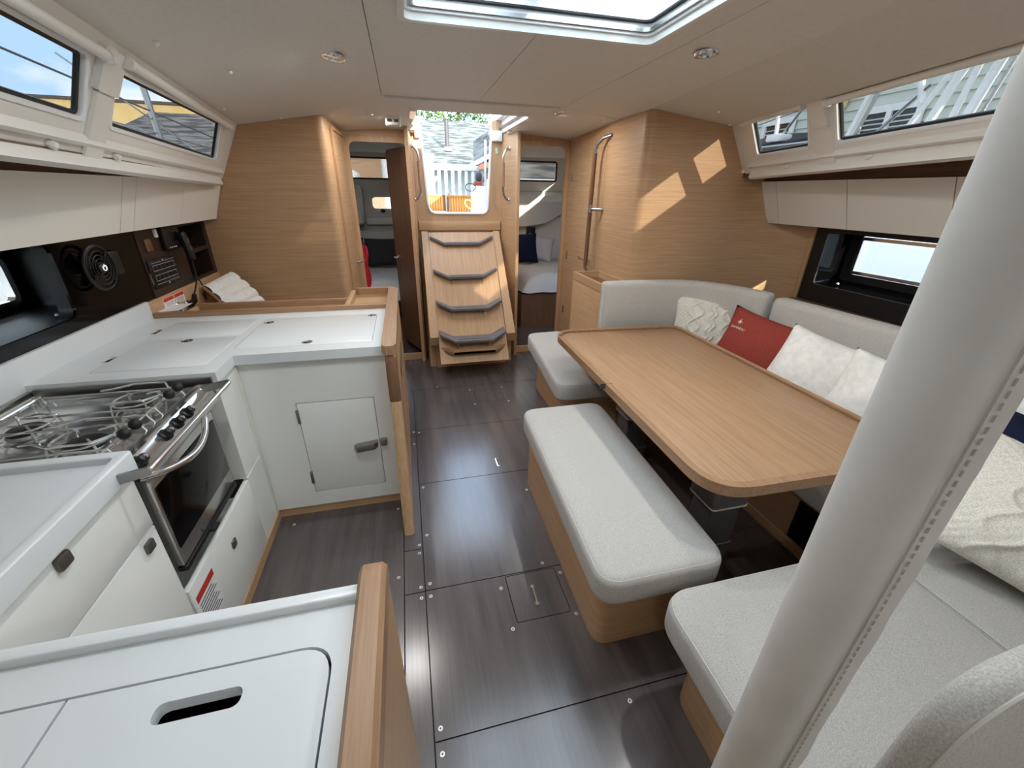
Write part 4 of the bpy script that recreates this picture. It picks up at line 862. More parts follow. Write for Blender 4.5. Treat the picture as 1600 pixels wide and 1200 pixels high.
ct = thing('chart_table', 'oak chart table with raised rims behind the white worktop', 'table', (-.75, 2.75, .90))
make('front_rail', MB().bbox(-1.39, -.152, 2.607, 2.640, .80, .968, .006), 'oak_edge_x', ct)
make('top', MB().box(-1.39, -.15, 2.64, 2.86, .885, .905), 'oak_x', ct)
make('back_rail', MB().bbox(-1.28, -.40, 2.845, 2.872, .88, .957, .006), 'oak_edge_x', ct)
make('divider', MB().bbox(-.405, -.372, 2.64, 3.09, .88, .960, .006), 'oak_y', ct)
make('divider', MB().bbox(-1.285, -1.262, 2.64, 2.86, .88, .945, .006), 'oak_y', ct)
make('tray', MB().box(-.372, -.137, 2.64, 3.075, .905, .915), 'oak_x', ct)
make('apron', MB().box(-.38, -.137, 3.06, 3.08, .2, .93).box(-1.39, -.38, 2.86, 2.875, .70, .885), 'oak_h', ct)
ns = thing('helm_seat', 'white channel-quilted seat back behind the chart table', 'seat', (-1.25, 3.4, .6))
A, B, C, D = V3((-1.375, 3.22, .985)), V3((-1.30, 3.52, 1.025)), V3((-1.08, 3.50, .70)), V3((-1.20, 3.16, .70))
def quilt(off, amp):
    def f(a, b):
        p = (A*(1-a)+D*a)*(1-b)+(B*(1-a)+C*a)*b
        n = (D-A).cross(B-A).normalized()
        if n.x < 0: n = -n
        return p+n*(off+amp*abs(math.sin(PI*5*a))**.6+.03*math.sin(PI*a))
    return f
make('cushion', MB().grid(quilt(.02, .016), 40, 6), 'pillow_white', ns)
make('shell', MB().grid(quilt(.0, .0), 14, 6).grid(quilt(.015, .0), 14, 6).tube([quilt(.008, 0)(k/12, 0) for k in range(13)], .011, 8), 'oak_edge', ns)
make('seat_base', MB().box(-1.39, -.9, 3.15, 3.55, .0, .62), 'oak_h', ns)

# ================================================================== SALOON (right)
cupboards('settee_cupboard', ['pale overhead end piece against the right bulkhead', 'pale overhead cupboard above the settee, next to the end piece', 'long pale overhead cupboard above the settee window', 'pale overhead cupboard above the settee, half hidden by the post'],
          2.545, 1.70, 2.665, 1.428, [(2.66, 2.79), (2.14, 2.66), (1.60, 2.14), (.6, 1.60)], 3.06, 'settee overhead cupboards', True)
rp = thing('black_window_panel', 'black panel behind the settee with a deep window recess', 'panel', (2.85, 1.9, .92))
rec = fillet([(.3, 1.035), (2.405, 1.035), (2.405, 1.39), (.3, 1.39)], .03)
make('panel', MB().plate((2.85, 0, 0), (0, 1, 0), (0, 0, 1), [(-.2, .915), (2.50, .915), (2.535, 1.50), (-.2, 1.50)], [rec], .012), 'black_satin', rp)
ri = [(2.85, inset(rec, -.002)), (2.90, inset(rec, -.006)), (3.07, fillet([(.3, 1.06), (2.40, 1.06), (2.40, 1.40), (.3, 1.40)], .03))]
make('recess', MB().loft([[(x, y, z) for y, z in r] for x, r in ri], False, False), 'black_gloss', rp)
make('recess_back', MB().plate((3.072, 0, 0), (0, 1, 0), (0, 0, 1), [(.2, 1.0), (2.48, 1.0), (2.48, 1.45), (.2, 1.45)], [HWR], .004), 'black_satin', rp)
make('recess_bead', MB().tube([(2.849, y, z) for y, z in inset(rec, .001)], .0022, 6, True), 'latch_grey', rp)
make('screw_cap', MB().lathe((2.95, 2.30, 1.048), (0, 0, 1), [(.010, 0), (.008, .008), (.003, .010)], 10), 'white_plastic', rp)
make('edge_strip', MB().bbox(2.835, 2.855, 2.495, 2.53, .90, 1.50, .004), 'oak_z', rp)
hw = sthing('window_9', 'bright hull window in the recess behind the settee', 'window', (3.07, 1.8, 1.2))
ho = rrect(1.315, 1.125, 2.325, 1.350, .015)
make('frame', MB().plate((3.065, 0, 0), (0, 1, 0), (0, 0, 1), inset(ho, -.012), [inset(ho, .010)], .012), 'chrome', hw)
make('pane', MB().plate((3.10, 0, 0), (0, 1, 0), (0, 0, 1), ho, [], .004), 'hull_glass', hw)
one('window_shelf', MB().bbox(2.40, 2.86, -.2, 2.52, .885, .912, .004).bbox(2.58, 2.60, -.2, 2.52, .912, .93, .004), 'oak_edge', 'narrow oak shelf between the settee back and the black panel', 'shelf')

# ---- console at the end of the settee
cs = thing('settee_console', 'tall oak console with an open tray top beside the settee back', 'console', (1.45, 3.0, 0))
make('body', MB().bbox(1.335, 1.572, 2.74, 3.27, 0, .955, .012, 3), 'oak_h', cs)
make('tray_rim', MB().plate((0, 0, .958), (1, 0, 0), (0, 1, 0), rrect(1.333, 2.738, 1.572, 3.272, .015), [rrect(1.355, 2.765, 1.560, 3.25, .008)], .056), 'oak_h', cs)
make('tray_bottom', MB().box(1.34, 1.57, 2.75, 3.26, .956, .962), 'door_dark', cs)

# ---- settee base and cushions
ZSEAT = .46
sb = thing('settee', 'U-shaped oak settee base under the cushions', 'settee', (1.9, 1.8, 0))
make('long_front', MB().bbox(1.735, 1.76, .70, 2.42, .0, .338, .003), 'oak_h', sb)
make('long_body', MB().box(1.76, 2.84, .70, 2.78, .0, .335), 'oak_h', sb)
make('aft_body', MB().rprism(fillet([(1.03, 3.22), (1.03, 2.40), (1.758, 2.40), (1.758, 2.74), (1.33, 2.74), (1.33, 3.22)], [.04, .05, 0, 0, 0, .02]), 0, .34, .002, 0, 2), 'oak_h', sb)
make('near_body', MB().rprism(fillet([(.785, -.9), (2.84, -.9), (2.84, .695), (.785, .695)], [0, 0, 0, .07]), 0, .34, .002, 0, 2), 'oak_h', sb)
make('plinth_strip', MB().bbox(1.722, 1.737, .70, 2.40, .0, .055, .003), 'oak_y', sb)
vt = thing('air_vent', 'black louvred air vent low in the settee front under the table', 'vent', (1.734, 1.10, .16))
make('frame', MB().plate((1.734, 0, 0), (0, 1, 0), (0, 0, 1), [(.93, .065), (1.165, .065), (1.165, .285), (.93, .285)], [[(.942, .077), (1.153, .077), (1.153, .273), (.942, .273)]], -.006), 'black_plastic', vt)
make('backing', MB().box(1.7335, 1.7345, .935, 1.16, .07, .28), 'rubber', vt)
for i in range(9): make('louvre', MB().loft([[(1.733, y, .082+.021*i), (1.729, y, .082+.021*i), (1.724, y, .098+.021*i), (1.728, y, .098+.021*i)] for y in (.942, 1.153)]), 'black_plastic', vt)
def cushion(name, lab, out, z0, z1, r=.03, m='fabric', group='settee seat cushions', cat='cushion', crown=.008):
    c = thing(name, lab, cat, (sum(p[0] for p in out)/len(out), sum(p[1] for p in out)/len(out), z0), group)
    make('cover', MB().rprism(out, z0, z1-crown, r, .018, 5, crown), m, c, 50)
    make('piping', MB().tube([(x, y, z1-crown-r*.28) for x, y in inset(out, r*.28)], .0022, 6, True), 'piping', c)
    return c
cushion('seat_cushion', 'light grey seat cushion at the far end of the settee, beside the steps', fillet([(.885, 2.275), (1.655, 2.275), (1.655, 2.655), (1.32, 2.655), (1.32, 3.42), (.985, 3.40)], [.09, .045, .045, .05, .07, .10], 7), .335, ZSEAT, crown=0)
cushion('seat_cushion', 'long light grey seat cushion under the pillows', fillet([(1.665, .775), (2.36, .775), (2.36, 2.64), (1.665, 2.64)], .045), .335, ZSEAT)
cushion('seat_cushion', 'light grey seat cushion beside the post, nearest the camera', fillet([(.655, -.85), (1.55, -.85), (1.55, .765), (.690, .765)], [.045, .045, .045, .10], 8), .335, ZSEAT)
cushion('seat_cushion', 'light grey seat cushion under the knitted pillow behind the post', fillet([(1.556, -.85), (2.38, -.85), (2.38, .765), (1.556, .765)], .045), .335, ZSEAT)
def backrest(lab, path, z0, z1, t, r=.04):
    """upholstered back along a plan path (path = front face), thickness to the left of travel"""
    c = thing('back_cushion', lab, 'cushion', (path[0][0], path[0][1], z0), 'settee back cushions')
    n = len(path); rings = []
    dirs = [(V3(path[min(i+1, n-1)])-V3(path[max(i-1, 0)])).normalized() for i in range(n)]
    sec = []
    for k in range(5): a = PI*k/8; sec.append((t-r+r*math.cos(a)*1.0, z1-r+r*math.sin(a)))
    for k in range(4, 9): a = PI*k/8; sec.append((r+r*math.cos(a), z1-r+r*math.sin(a)))
    sec += [(0, z0+.02), (.02, z0), (t-.02, z0), (t, z0+.02)]
    def ring(i, s, shift):
        p = V3((path[i][0], path[i][1], 0)); d = dirs[i]; nn = V3((-d.y, d.x, 0)); d3 = V3((d.x, d.y, 0))
        return [p+d3*shift+nn*(t/2+(a-t/2)*s)+V3((0, 0, (z0+z1)/2+(b-(z0+z1)/2)*(1-(1-s)*.12))) for a, b in sec]
    rings.append(ring(0, .55, 0)); rings.append(ring(0, .85, .010)); rings.append(ring(0, 1, .03))
    for i in range(1, n-1): rings.append(ring(i, 1, 0))
    rings.append(ring(n-1, 1, -.03)); rings.append(ring(n-1, .85, -.010)); rings.append(ring(n-1, .55, 0))
    make('cover', MB().loft(rings), 'fabric_back', c, 55)
    return c
bez = lambda p, q, r, n: [((1-s)**2*p[0]+2*s*(1-s)*q[0]+s*s*r[0], (1-s)**2*p[1]+2*s*(1-s)*q[1]+s*s*r[1]) for s in [k/n for k in range(n+1)]]
backrest('curved grey back cushion along the aft end of the settee', [(1.345, 2.66), (1.45, 2.66), (1.6, 2.658), (1.75, 2.652)] + bez((1.85, 2.645), (2.06, 2.62), (2.17, 2.36), 8) + [(2.20, 2.27), (2.235, 2.16)], ZSEAT-.02, 1.035, .115)
backrest('long grey back cushion behind the red and white pillows', [(2.245, 2.135), (2.26, 2.05), (2.28, 1.8), (2.30, 1.4), (2.32, 1.0), (2.33, .72)], ZSEAT-.02, 1.02, .12)
backrest('grey back cushion behind the knitted pillow, right of the post', [(2.33, .70), (2.335, .3), (2.33, -.8)], ZSEAT-.02, 1.0, .12)
# rounded back cushion in the near right corner
nb_ = thing('back_cushion', 'rounded grey back cushion in the near right corner', 'cushion', (1.2, .17, .46), 'settee back cushions')
prof = fillet([(.640, .47), (2.3, .47), (2.3, 1.045), (.648, 1.045)], [.05, .05, .10, .17], 10)
def vring(d, y): return [(x, y, z) for x, z in inset(prof, d)]
make('cover', MB().loft([vring(.030, .138), vring(.008, .143), vring(0, .155), vring(0, .172), vring(.008, .184), vring(.030, .190)]), 'fabric_back', nb_, 50)
make('piping', MB().tube([(x, .1425, z) for x, z in inset(prof, .009)], .003, 6, True), 'piping', nb_)

# ---- loose bench
bn = thing('bench', 'freestanding bench with light grey cushion and rounded oak base', 'bench', (.79, 1.42, 0))
make('base', MB().rprism(fillet([(.578, .905), (.985, .905), (1.0, 1.955), (.592, 1.955)], [.06, .05, .05, .05], 6), 0, .345, .003, 0, 2), 'oak_h', bn)
bo = fillet([(.515, .815), (1.005, .815), (1.062, 2.03), (.570, 2.03)], [.085, .085, .085, .085], 8)
make('cushion', MB().rprism(bo, .342, .462, .035, .022, 5, .010), 'fabric', bn, 50)
make('piping', MB().tube([(x, y, .462-.012) for x, y in inset(bo, .011)], .0022, 6, True), 'piping', bn)

# ---- table
tb = thing('saloon_table', 'oak saloon table with raised rim on two square pillars', 'table', (1.3, 1.65, 0))
to = fillet([(.915, .875), (1.885, .855), (1.905, 2.575), (.955, 2.625)], [.16, .12, .10, .13], 9)
make('leaf', MB().rprism(inset(to, .028), .682, .713, .002, .004, 2), 'oak_table', tb)
make('rim', MB().plate((0, 0, .675), (1, 0, 0), (0, 1, 0), to, [inset(to, .030)], .043), 'oak_edge', tb)
# raised fiddle along the far and settee sides
fd_in = inset(to, .030); fd_out = inset(to, .008)
idx = [i for i, (x, y) in enumerate(to) if (x > 1.80 or y > 2.50) and not (x < .99 and y < 2.5)]
rings = []
order = sorted(idx, key=lambda i: (0 if to[i][0] > 1.8 and to[i][1] < 1.2 else 1, i))
for i in idx:
    (a, b), (c, d) = fd_out[i], fd_in[i]; rings.append([(a, b, .717), (a, b, .730), ((a+c)/2, (b+d)/2, .735), (c, d, .728), (c, d, .712)])
make('fiddle', MB().loft(rings), 'oak_edge', tb)
make('rim_joint', MB().box(.905, .97, 1.735, 1.7365, .690, .7186), 'groove', tb)
for (x, y), far in (((1.295, 1.22), 0), ((1.32, 2.03), 1)):
    lg = make('pillar', MB().rprism(rrect(x-.078, y-.070, x+.078, y+.070, .02), .0, .36, .0, 0), 'alu_dark', tb)
    make('upper_sleeve', MB().rprism(rrect(x-.094, y-.084, x+.094, y+.084, .022), .35, .676, .003, .003, 2), 'alu', lg)
    make('collar', MB().rprism(rrect(x-.0955, y-.0855, x+.0955, y+.0855, .022), .345, .352, 0, 0), 'white_plastic', lg)
    make('foot_collar', MB().rprism(rrect(x-.082, y-.074, x+.082, y+.074, .022), .115, .121, 0, 0), 'alu', lg)

# ---- pillows
def cable(s, q):
    v = .013*math.exp(-((abs(s-.045*math.sin(16*q))-.055)/.035)**2)                 # twisted middle cable
    v += .014*math.exp(-((abs(s)-.42-.17*math.cos(2*PI*q))/.045)**2)                 # wandering diamonds
    v += .010*math.exp(-((abs(s)-.46-.17*math.cos(2*PI*q+PI))/.045)**2)
    v += .0035*math.sin(46*s)*math.sin(46*q)*(1 if abs(s) > .70 else .3)
    return v
pillow('knitted_pillow', 'knit', 'cream cable-knit pillow at the far corner of the settee', .52, .42, .15, (2.095, 2.455, .725), -.30, .03, -.62, 'settee pillows', cable, 120)
rp_ = pillow('red_pillow', 'pillow_red', 'brick red pillow with a white compass star emblem', .56, .42, .17, (2.135, 2.03, .715), -.38, .10, -1.32, 'settee pillows', None, 20, .09)
pillow('white_pillow', 'pillow_white', 'white pillow leaning on the red one', .43, .43, .20, (2.085, 1.60, .725), -.36, .16, -1.25, 'settee pillows', lambda s, q: .007*math.sin(8*s+3*q)*max(0, q)+.004*math.sin(5*q+7*s), 30, .06)
pillow('white_pillow', 'pillow_white', 'creased white pillow partly hidden by the post', .43, .43, .20, (2.10, 1.24, .715), -.36, .10, -1.30, 'settee pillows', lambda s, q: .011*math.sin(12*s+4*q)*max(0, q)+.004*math.sin(6*q-5*s), 36, .06)
pillow('white_pillow', 'pillow_white', 'white pillow right of the post, above the navy one', .45, .42, .15, (2.19, .86, .77), -.36, .0, -1.35, 'settee pillows', None, 18)
pillow('navy_pillow', 'pillow_navy', 'navy pillow between the post and the knitted pillow', .50, .44, .16, (2.04, .76, .715), -.55, .10, -1.35, 'settee pillows', None, 18)
pillow('knitted_pillow', 'knit', 'cream cable-knit pillow lying right of the post', .56, .50, .20, (1.93, .52, .65), -.95, .20, -1.15, 'settee pillows', cable, 120)
# emblem on the red pillow
M_red = Matrix.Translation((2.135, 2.03, .715)) @ Euler((-.38, .10, -1.32)).to_matrix().to_4x4()
def onred(x, z):
    s, q = x/.28, z/.21; th = (max(0, (1-s**4)*(1-q**4)))**.5*(.55+.45*(1-s*s)*(1-q*q)); return M_red @ V3((x, -(.085*th+.0022), z))
st_ = MB(); cx, cz = -.165, .112
for k in range(8):
    a = PI/4*k; r = .026 if k % 2 == 0 else .019; b = .0050
    p = [(cx+r*math.cos(a), cz+r*math.sin(a)), (cx+b*math.cos(a+.5), cz+b*math.sin(a+.5)), (cx, cz), (cx+b*math.cos(a-.5), cz+b*math.sin(a-.5))]
    st_.add([onred(*q) for q in p], [(0, 1, 2, 3)])
make('star_emblem', st_, 'thread', rp_)
def text_mesh(s, size, fn, m, parent, name='lettering'):
    cu = bpy.data.curves.new('t', 'FONT'); cu.body = s; cu.size = size; cu.align_x = 'CENTER'; cu.resolution_u = 2
    o = bpy.data.objects.new('t', cu); COL.objects.link(o)
    me = bpy.data.meshes.new_from_object(o.evaluated_get(bpy.context.evaluated_depsgraph_get()))
    mb = MB(); mb.v = [tuple(fn(v.co.x, v.co.y)) for v in me.vertices]; mb.f = [tuple(p.vertices) for p in me.polygons]
    bpy.data.objects.remove(o); bpy.data.curves.remove(cu)
    return make(name, mb, m, parent)
text_mesh('JEANNEAU', .022, lambda x, y: onred(cx+.012+x, cz-.048+y), 'thread', rp_)

# ---- compression post in its leather sleeve
po = thing('mast_post', 'tall round post in a stitched pale leather sleeve', 'post', (.535, .268, 0))
PX, PY, PR = .535, .268, .0515
make('sleeve', MB().lathe((PX, PY, 0), (0, 0, 1), [(PR, 0), (PR, .7), (PR+.0008, 1.2), (PR, 1.7), (PR, ZC+.01)], 48), 'leather', po)
vd = math.atan2(-PY, -PX); ang = vd+math.radians(40)
def cyl(a, r, z): return (PX+r*math.cos(a), PY+r*math.sin(a), z)
fl_ = MB(); rows = []
nz = 60
for i in range(nz+1):
    z = ZC*i/nz; w = .0012*math.sin(i*1.7)+.0008*math.sin(i*.63)
    rows.append([cyl(ang-.02, PR-.002, z), cyl(ang-.01, PR+.0035, z), cyl(ang+.18, PR+.0055+w*.4, z), cyl(ang+.33, PR+.0065+w, z), cyl(ang+.36, PR+.002, z), cyl(ang+.30, PR-.003, z)])
make('seam_flap', fl_.loft(rows), 'leather', po)
sm = MB()
for i in range(150):
    z = .25+i*.0125; sm.add([cyl(ang+.050, PR+.0052, z), cyl(ang+.085, PR+.0056, z), cyl(ang+.085, PR+.0058, z+.008), cyl(ang+.050, PR+.0054, z+.008)], [(0, 1, 2, 3)])
make('stitching', sm, 'stitch', po, kind='stuff')
make('deck_ring', MB().lathe((PX, PY, ZC-.03), (0, 0, 1), [(PR+.02, 0), (PR+.02, .03), (PR, .035)], 40), 'chrome', po)

# ================================================================== OUTSIDE
struct('ground', MB().box(-120, 120, -60, 140, -.9, -.8), 'dock', 'grey quay ground around the boat', 'ground')
# ---- cockpit seen through the companionway
ckd = MB(); pp = [(.19, 4.42), (.92, 4.42), (1.30, 6.46), (2.2, 6.46), (2.2, 7.6), (-.6, 7.6), (-.6, 6.46), (.275, 6.46)]
ckd.plate((0, 0, -.8), (1, 0, 0), (0, 1, 0), pp, [], 2.0)
struct('floor_cockpit', ckd, 'gelcoat', 'white moulded cockpit sole outside the companionway', 'floor')
tk = thing('cockpit_locker', 'slatted teak locker fronts in the cockpit', 'locker', (.75, 7.0, 1.1))
slat = None
for i in range(22):
    x = .30+.040*i
    if .605 < x < .66: continue
    if slat is None: slat = make('slat', MB().bbox(.30, .336, 7.0, 7.02, 1.18, 1.53, .003), 'teak', tk); continue
    share(slat, 'slat', (x-.30, 0, 0), tk)
make('top_rail', MB().bbox(.28, .60, 6.985, 7.03, 1.53, 1.556, .004).bbox(.67, 1.22, 6.985, 7.03, 1.53, 1.556, .004), 'teak', tk)
make('backing', MB().box(.28, 1.22, 7.03, 7.05, 1.1, 1.55), 'oak_dark', tk)
one('cockpit_bench', MB().bbox(.2, .645, 6.6, 6.98, 1.28, 1.325, .01).bbox(.2, .645, 6.62, 6.98, 1.20, 1.24, .01), 'gelcoat', 'white moulded cockpit seat left of the steel hoop', 'seat')
one('cockpit_hoop', MB().tube([(.625, 6.55, 1.2), (.625, 6.55, 1.55), (.645, 6.55, 1.585), (.665, 6.55, 1.55), (.665, 6.55, 1.2)], .012, 8), 'steel', 'polished steel hoop standing in the cockpit', 'hoop')
pd = thing('steering_pedestal', 'white steering pedestal with a compass in the cockpit', 'pedestal', (1.13, 6.4, 1.0))
make('column', MB().loft([[(x0, 6.4, z), (x1, 6.4, z), (x1, 6.6, z), (x0, 6.6, z)] for x0, x1, z in ((.98, 1.19, 1.0), (.985, 1.185, 1.36), (.99, 1.17, 1.40), (.995, 1.165, 1.68))]), 'gelcoat', pd)
make('binnacle', MB().bbox(1.01, 1.13, 6.4, 6.5, 1.68, 1.74, .015), 'terracotta', pd)
make('compass', MB().lathe((1.085, 6.45, 1.74), (0, 0, 1), [(.035, 0), (.05, .03), (.05, .09), (.03, .12), (.005, .13)], 16), 'ext_dark', pd)
make('wheel_rim', MB().tube([(.93+.07*math.cos(2*PI*k/20)+.02, 6.36, 1.66+.05*math.sin(2*PI*k/20)) for k in range(20)], .006, 6, True), 'ext_dark', pd)
one('rope_coil', MB().tube([(.93+.06*math.cos(2*PI*k/20)-.03*math.sin(2*PI*k/20), 6.34, 1.44+.06*math.sin(2*PI*k/20)) for k in range(20)], .010, 6, True), 'rope', 'coil of yellow rope hanging by the pedestal', 'rope')
one('stern_post', MB().tube([(1.27, 6.9, 1.0), (1.27, 6.9, 2.3)], .02, 8).tube([(1.33, 6.9, 1.0), (1.33, 6.9, 2.0)], .014, 8), 'steel', 'steel stern posts right of the pedestal', 'post')
# ---- quay fence and house
fe = thing('quay_fence', 'white balustrade on the quay behind the cockpit', 'fence', (1.3, 12, 1.0))
make('post', MB().bbox(.66, .86, 11.95, 12.15, -.8, 2.42, .01).bbox(.63, .89, 11.92, 12.18, 2.42, 2.46, .01), 'ext_white', fe)
make('top_rail', MB().bbox(.86, 3.4, 12.0, 12.1, 2.10, 2.22, .01), 'ext_white', fe); make('bottom_rail', MB().bbox(.86, 3.4, 12.0, 12.1, 1.30, 1.36, .01), 'ext_white', fe)
bal = None
for i in range(14):
    if bal is None: bal = make('baluster', MB().bbox(.945, 1.025, 12.02, 12.08, 1.36, 2.10, .008), 'ext_white', fe)
    else: share(bal, 'baluster', (.178*i, 0, 0), fe)
ho_ = thing('quay_house', 'house with a pale shingled roof behind the white balustrade', 'house', (2, 16, -.8))
make('wall', MB().box(-2.0, 4.2, 14.6, 19, -.8, 2.3), 'siding', ho_)
make('roof', MB().loft([[(x, 14.0, 2.34), (x, 18.0, 3.98), (x, 18.0, 3.90), (x, 14.0, 2.26)] for x in (-2.4, 4.4)]), 'roof', ho_)
make('roof_back', MB().loft([[(x, 22.0, 2.34), (x, 18.0, 3.98), (x, 18.0, 3.90), (x, 22.0, 2.26)] for x in (-2.4, 4.4)]), 'roof', ho_)
make('gutter', MB().bbox(-2.4, 4.4, 13.9, 14.02, 2.26, 2.35, .02), 'ext_white', ho_)
vp_ = make('vent_pipe', MB().tube([(1.545, 15.1, 2.8), (1.545, 15.1, 3.62)], .065, 12), 'pipe_grey', ho_)
make('flashing', MB().lathe((1.545, 15.1, 2.78), (0, 0, 1), [(.17, 0), (.15, .05), (.08, .10)], 14), 'ext_white', vp_)
dm = thing('side_house', 'grey shingled gable at the right of the quay house', 'house', (2.6, 11, -.8))
make('wall', MB().box(2.03, 4.2, 10.6, 12.9, -.8, 2.86), 'roof_grey', dm)
make('porch_roof', MB().loft([[(1.62, y, 2.12), (2.05, y, 2.32), (2.05, y, 2.40), (1.60, y, 2.18)] for y in (10.5, 11.3)]), 'ext_white', dm)
make('porch_beam', MB().loft([[(1.72, y, 2.06), (2.05, y, 2.12), (2.05, y, 2.24), (1.80, y, 2.17)] for y in (10.45, 10.55)]), 'terracotta', dm)
def tree(lab, x, y, z0, z1, rad, n, seed):
    rnd = random.Random(seed); t = thing('tree', lab, 'tree', (x, y, -.8), 'trees behind the quay house')
    make('trunk', MB().tube([(x, y, -.8), (x+.1, y, z0), (x, y, (z0+z1)/2)], [.25, .18, .08], 8), 'bark', t)
    m = MB()
    for _ in range(n):
        while True:
            a, b, c = rnd.uniform(-1, 1), rnd.uniform(-1, 1), rnd.uniform(-1, 1)
            if a*a+b*b+c*c < 1 and rnd.random() < .35+.65*(abs(math.sin(5*a)*math.sin(6*c+1)+.4) > .25): break
        p = V3((x+a*rad, y+b*rad*.7, (z0+z1)/2+c*(z1-z0)/2)); s = rnd.uniform(.05, .11)
        u = V3((rnd.uniform(-1, 1), rnd.uniform(-1, 1), rnd.uniform(-1, 1))).normalized()*s; w = u.orthogonal().normalized()*s*.55
        m.add([p-u, p+w, p+u, p-w], [(0, 1, 2, 3)])
    make('crown', m, 'leaf', t)
tree('leafy tree behind the left part of the quay house roof', 1.0, 25, 3.6, 7.4, 1.5, 2600, 3)
tree('leafy tree behind the middle of the quay house roof', 3.3, 26, 3.6, 7.6, 1.4, 2600, 5)
tree('leafy tree behind the right part of the quay house roof', 5.4, 26, 3.6, 7.6, 1.4, 2200, 9)
# ---- left of the boat
yb = thing('yellow_building', 'long pale yellow building seen through the galley windows', 'building', (-20, 33, -.8))
make('wall', MB().box(-45, -6.5, 33, 36, -.8, 6.0), 'stucco', yb)
make('coping', MB().box(-45.2, -6.3, 32.9, 36.1, 6.0, 6.14), 'pipe_grey', yb)
hr_ = thing('grey_roof_house', 'house with grey shingled hip roof in front of the yellow building', 'house', (-8, 22, -.8))
make('roof', MB().add([(-11.0, 26, 4.75), (-2.6, 26, 4.75), (-2.6, 18, 1.55), (-12.6, 18, 1.55), (-12.6, 30, 1.55), (-2.6, 30, 1.55)], [(0, 1, 2, 3), (0, 3, 4), (0, 4, 5, 1), (1, 5, 2), (3, 2, 5, 4)]), 'roof_grey', hr_)
make('wall', MB().box(-12.2, -3, 18.4, 29.6, -.8, 1.56), 'stucco', hr_)
sn = thing('stanchion', 'white stanchion post on the side deck beyond the galley window', 'stanchion', (-2.3, 5.4, 1.7))
make('tube', MB().tube([(-2.28, 5.46, 1.60), (-2.30, 5.38, 2.9)], .028, 10), 'steel', sn)
for i, (p, q, r) in enumerate((((-2.3, -1, 2.62), (-2.3, 12, 1.90), .008), ((-2.3, 2, 2.13), (-2.3, 9, 2.02), .008), ((-2.3, 4.3, 2.45), (-2.3, 7.5, 1.70), .007))):
    one('guard_line', MB().tube([p, q], r, 6), 'steel' if i else 'pipe_grey', ('upper', 'middle', 'lower crossing')[i]+' thin guard line beyond the galley windows', 'line', 'guard lines')
one('side_deck', MB().box(-2.5, -1.99, -2, 7, 1.40, 1.60), 'gelcoat', 'white outer side deck on the galley side', 'deck')
one('quay_fender_wall', MB().box(-4.2, -3.9, -4, 9, -.8, 1.62), 'ext_white', 'white wall beyond the galley hull window', 'wall')
# ---- neighbouring yacht and house on the right
ny = thing('neighbour_yacht', 'neighbouring white yacht with steel frames and dark canvas', 'yacht', (7.8, 6, 0))
make('hull', MB().loft([[(6.50, y, -.8), (6.30, y, 2.30), (6.50, y, 2.39), (10.0, y, 2.45), (10.0, y, -.8)] for y in (-6, 15)]), 'gelcoat', ny)
make('toe_rail', MB().bbox(6.39, 6.50, -6, 15, 2.375, 2.43, .015), 'steel', ny)
make('canvas_cover', MB().loft([[(6.90+.05*math.sin(2*y), y, 2.38), (6.85, y, 2.53+.03*math.sin(3.2*y)), (7.36, y, 2.69+.03*math.sin(2.6*y)), (7.9, y, 2.41)] for y in [6.75+.19*k for k in range(9)]]), 'canvas', ny)
make('spray_hood', MB().loft([[(7.36, y, 3.18+.12*math.sin((y-3.4)*1.3)), (8.2, y, 3.43), (8.2, y, 3.52), (7.32, y, 3.27+.12*math.sin((y-3.4)*1.3))] for y in [3.4+.23*k for k in range(8)]]), 'canvas', ny)
make('spray_hood', MB().loft([[(7.6, y, 3.27), (8.5, y, 3.49), (8.5, y, 3.58), (7.56, y, 3.37)] for y in (6.5, 7.3, 7.75)]), 'canvas', ny)
tubes = [((6.975, 6.123, 2.375), (6.975, 5.735, 3.693), 0.046), ((6.975, 6.014, 2.375), (6.975, 5.611, 3.693), 0.028), ((6.975, 5.301, 2.375), (6.975, 4.619, 3.693), 0.034), ((6.975, 5.022, 2.375), (6.975, 4.619, 3.693), 0.053), ((6.975, 5.146, 2.778), (6.975, 5.456, 3.538), 0.046), ((6.975, 4.743, 2.406), (6.975, 4.557, 3.693), 0.037), ((6.975, 4.588, 2.406), (6.975, 4.309, 3.693), 0.056), ((6.975, 5.735, 2.421), (6.975, 5.115, 2.995), 0.025), ((6.975, 5.89, 3.026), (6.975, 4.728, 3.181), 0.016), ((6.975, 4.418, 2.53), (6.975, 4.185, 3.615), 0.022), ((6.975, 7.533, 2.421), (6.975, 7.657, 3.15), 0.034), ((6.975, 7.595, 2.452), (6.975, 7.053, 3.088), 0.022), ((6.975, 6.51, 2.685), (6.975, 7.053, 3.088), 0.019), ((6.975, 6.277, 2.685), (6.975, 6.588, 2.871), 0.019), ((6.975, 8.215, 2.871), (6.975, 6.51, 3.088), 0.011), ((6.975, 4.03, 2.561), (6.975, 6.355, 2.468), 0.022)]
for p, q, r in tubes: make('frame_tube', MB().tube([p, q], r, 8), 'gelcoat' if r > .032 else 'steel', ny)
make('winch', MB().lathe((6.85, 6.25, 2.42), (0, 0, 1), [(.08, 0), (.06, .045), (.08, .11), (.045, .155)], 12), 'ext_dark', ny)
make('cooler', MB().bbox(6.8, 7.1, 7.3, 7.62, 2.54, 2.66, .03), 'gelcoat', ny)
rh = thing('siding_house', 'pale green clapboard house beyond the neighbouring yacht', 'house', (13, 10, -.8))
bd = None
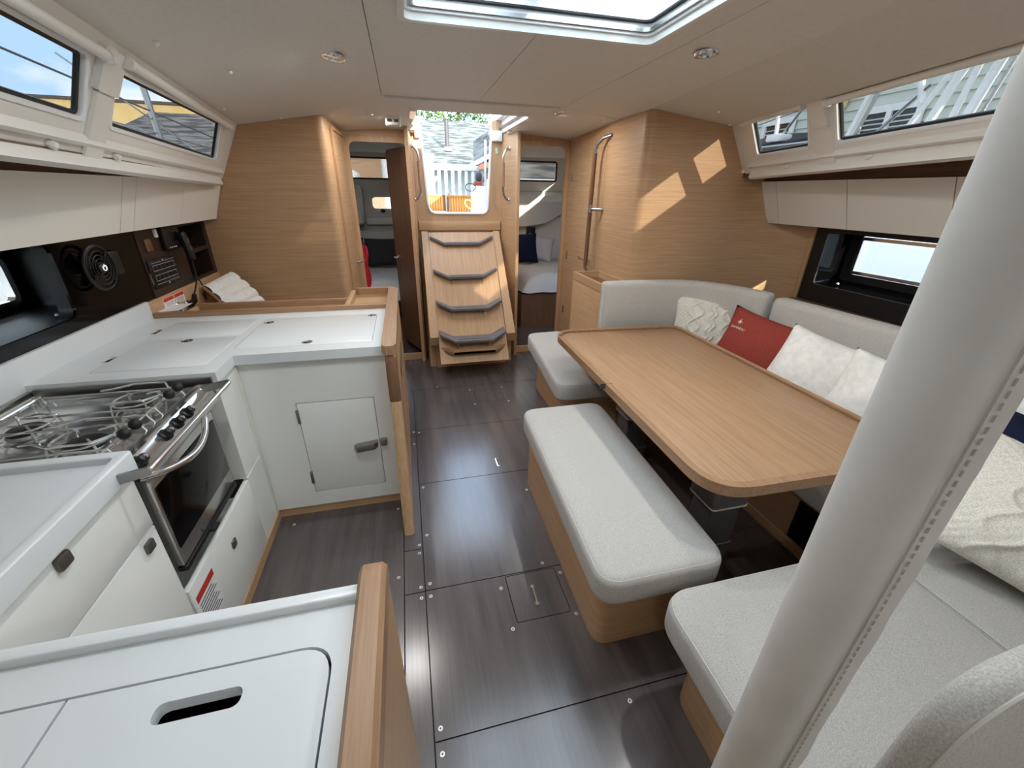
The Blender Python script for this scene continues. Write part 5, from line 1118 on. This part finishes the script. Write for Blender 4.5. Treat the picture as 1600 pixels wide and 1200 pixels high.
for i in range(24):
    if bd is None: bd = make('clapboard', MB().loft([[(12.95, y, .8), (13.0, y, 1.06), (13.03, y, 1.06), (13.03, y, .8)] for y in (2.6, 23)]), 'siding', rh)
    else: share(bd, 'clapboard', (0, 0, .26*i), rh)
make('wall', MB().box(13.03, 18, 2.6, 23, -.8, 7), 'siding', rh)
for (y0, y1, z0, z1) in ((9.4, 11.1, 2.83, 3.9), (13.3, 14.7, 2.5, 4.05)):
    ym = (y0+y1)/2
    wf = make('window', MB().plate((12.92, 0, 0), (0, 1, 0), (0, 0, 1), [(y0, z0), (y1, z0), (y1, z1), (y0, z1)], [[(y0+.17, z0+.13), (ym-.07, z0+.13), (ym-.07, z1-.17), (y0+.17, z1-.17)], [(ym+.07, z0+.13), (y1-.17, z0+.13), (y1-.17, z1-.17), (ym+.07, z1-.17)]], -.065), 'gelcoat', rh)
    make('pane', MB().box(12.93, 12.935, y0+.13, y1-.13, z0+.1, z1-.13), 'glass_dark', wf)
    for k in range(int((z1-z0-.3)/.115)): make('blind_slat', MB().box(12.917, 12.928, y0+.17, y1-.17, z0+.17+.115*k, z0+.205+.115*k), 'siding', wf)
make('wall_lamp', MB().bbox(12.75, 12.95, 11.6, 11.95, 4.0, 4.46, .06), 'rope', rh)
# ---- behind the cabin windows
one('tan_gable', MB().box(-2.6, -.05, 13.2, 13.6, -.8, 2.43).loft([[(x, 13.1, 2.43), (x, 13.4, 2.62), (x, 13.7, 2.43)] for x in (-2.8, .1)]), 'tan_wall', 'tan wall with tiled top beyond the left cabin window', 'wall')
one('white_tender', MB().bbox(-1.8, -.75, 8.6, 9.6, -.8, 1.93, .10, 3), 'ext_white', 'white tender beyond the left cabin window', 'boat')
one('white_sailbag', MB().bbox(-.30, .05, 8.2, 8.6, -.8, 2.2, .08, 3), 'ext_white', 'white bagged sail beyond the left cabin window', 'sail')
one('white_coaming', MB().bbox(1.5, 4.0, 7.75, 8.1, -.8, 1.83, .05, 3), 'ext_white', 'white moulded coaming beyond the right cabin window', 'coaming')
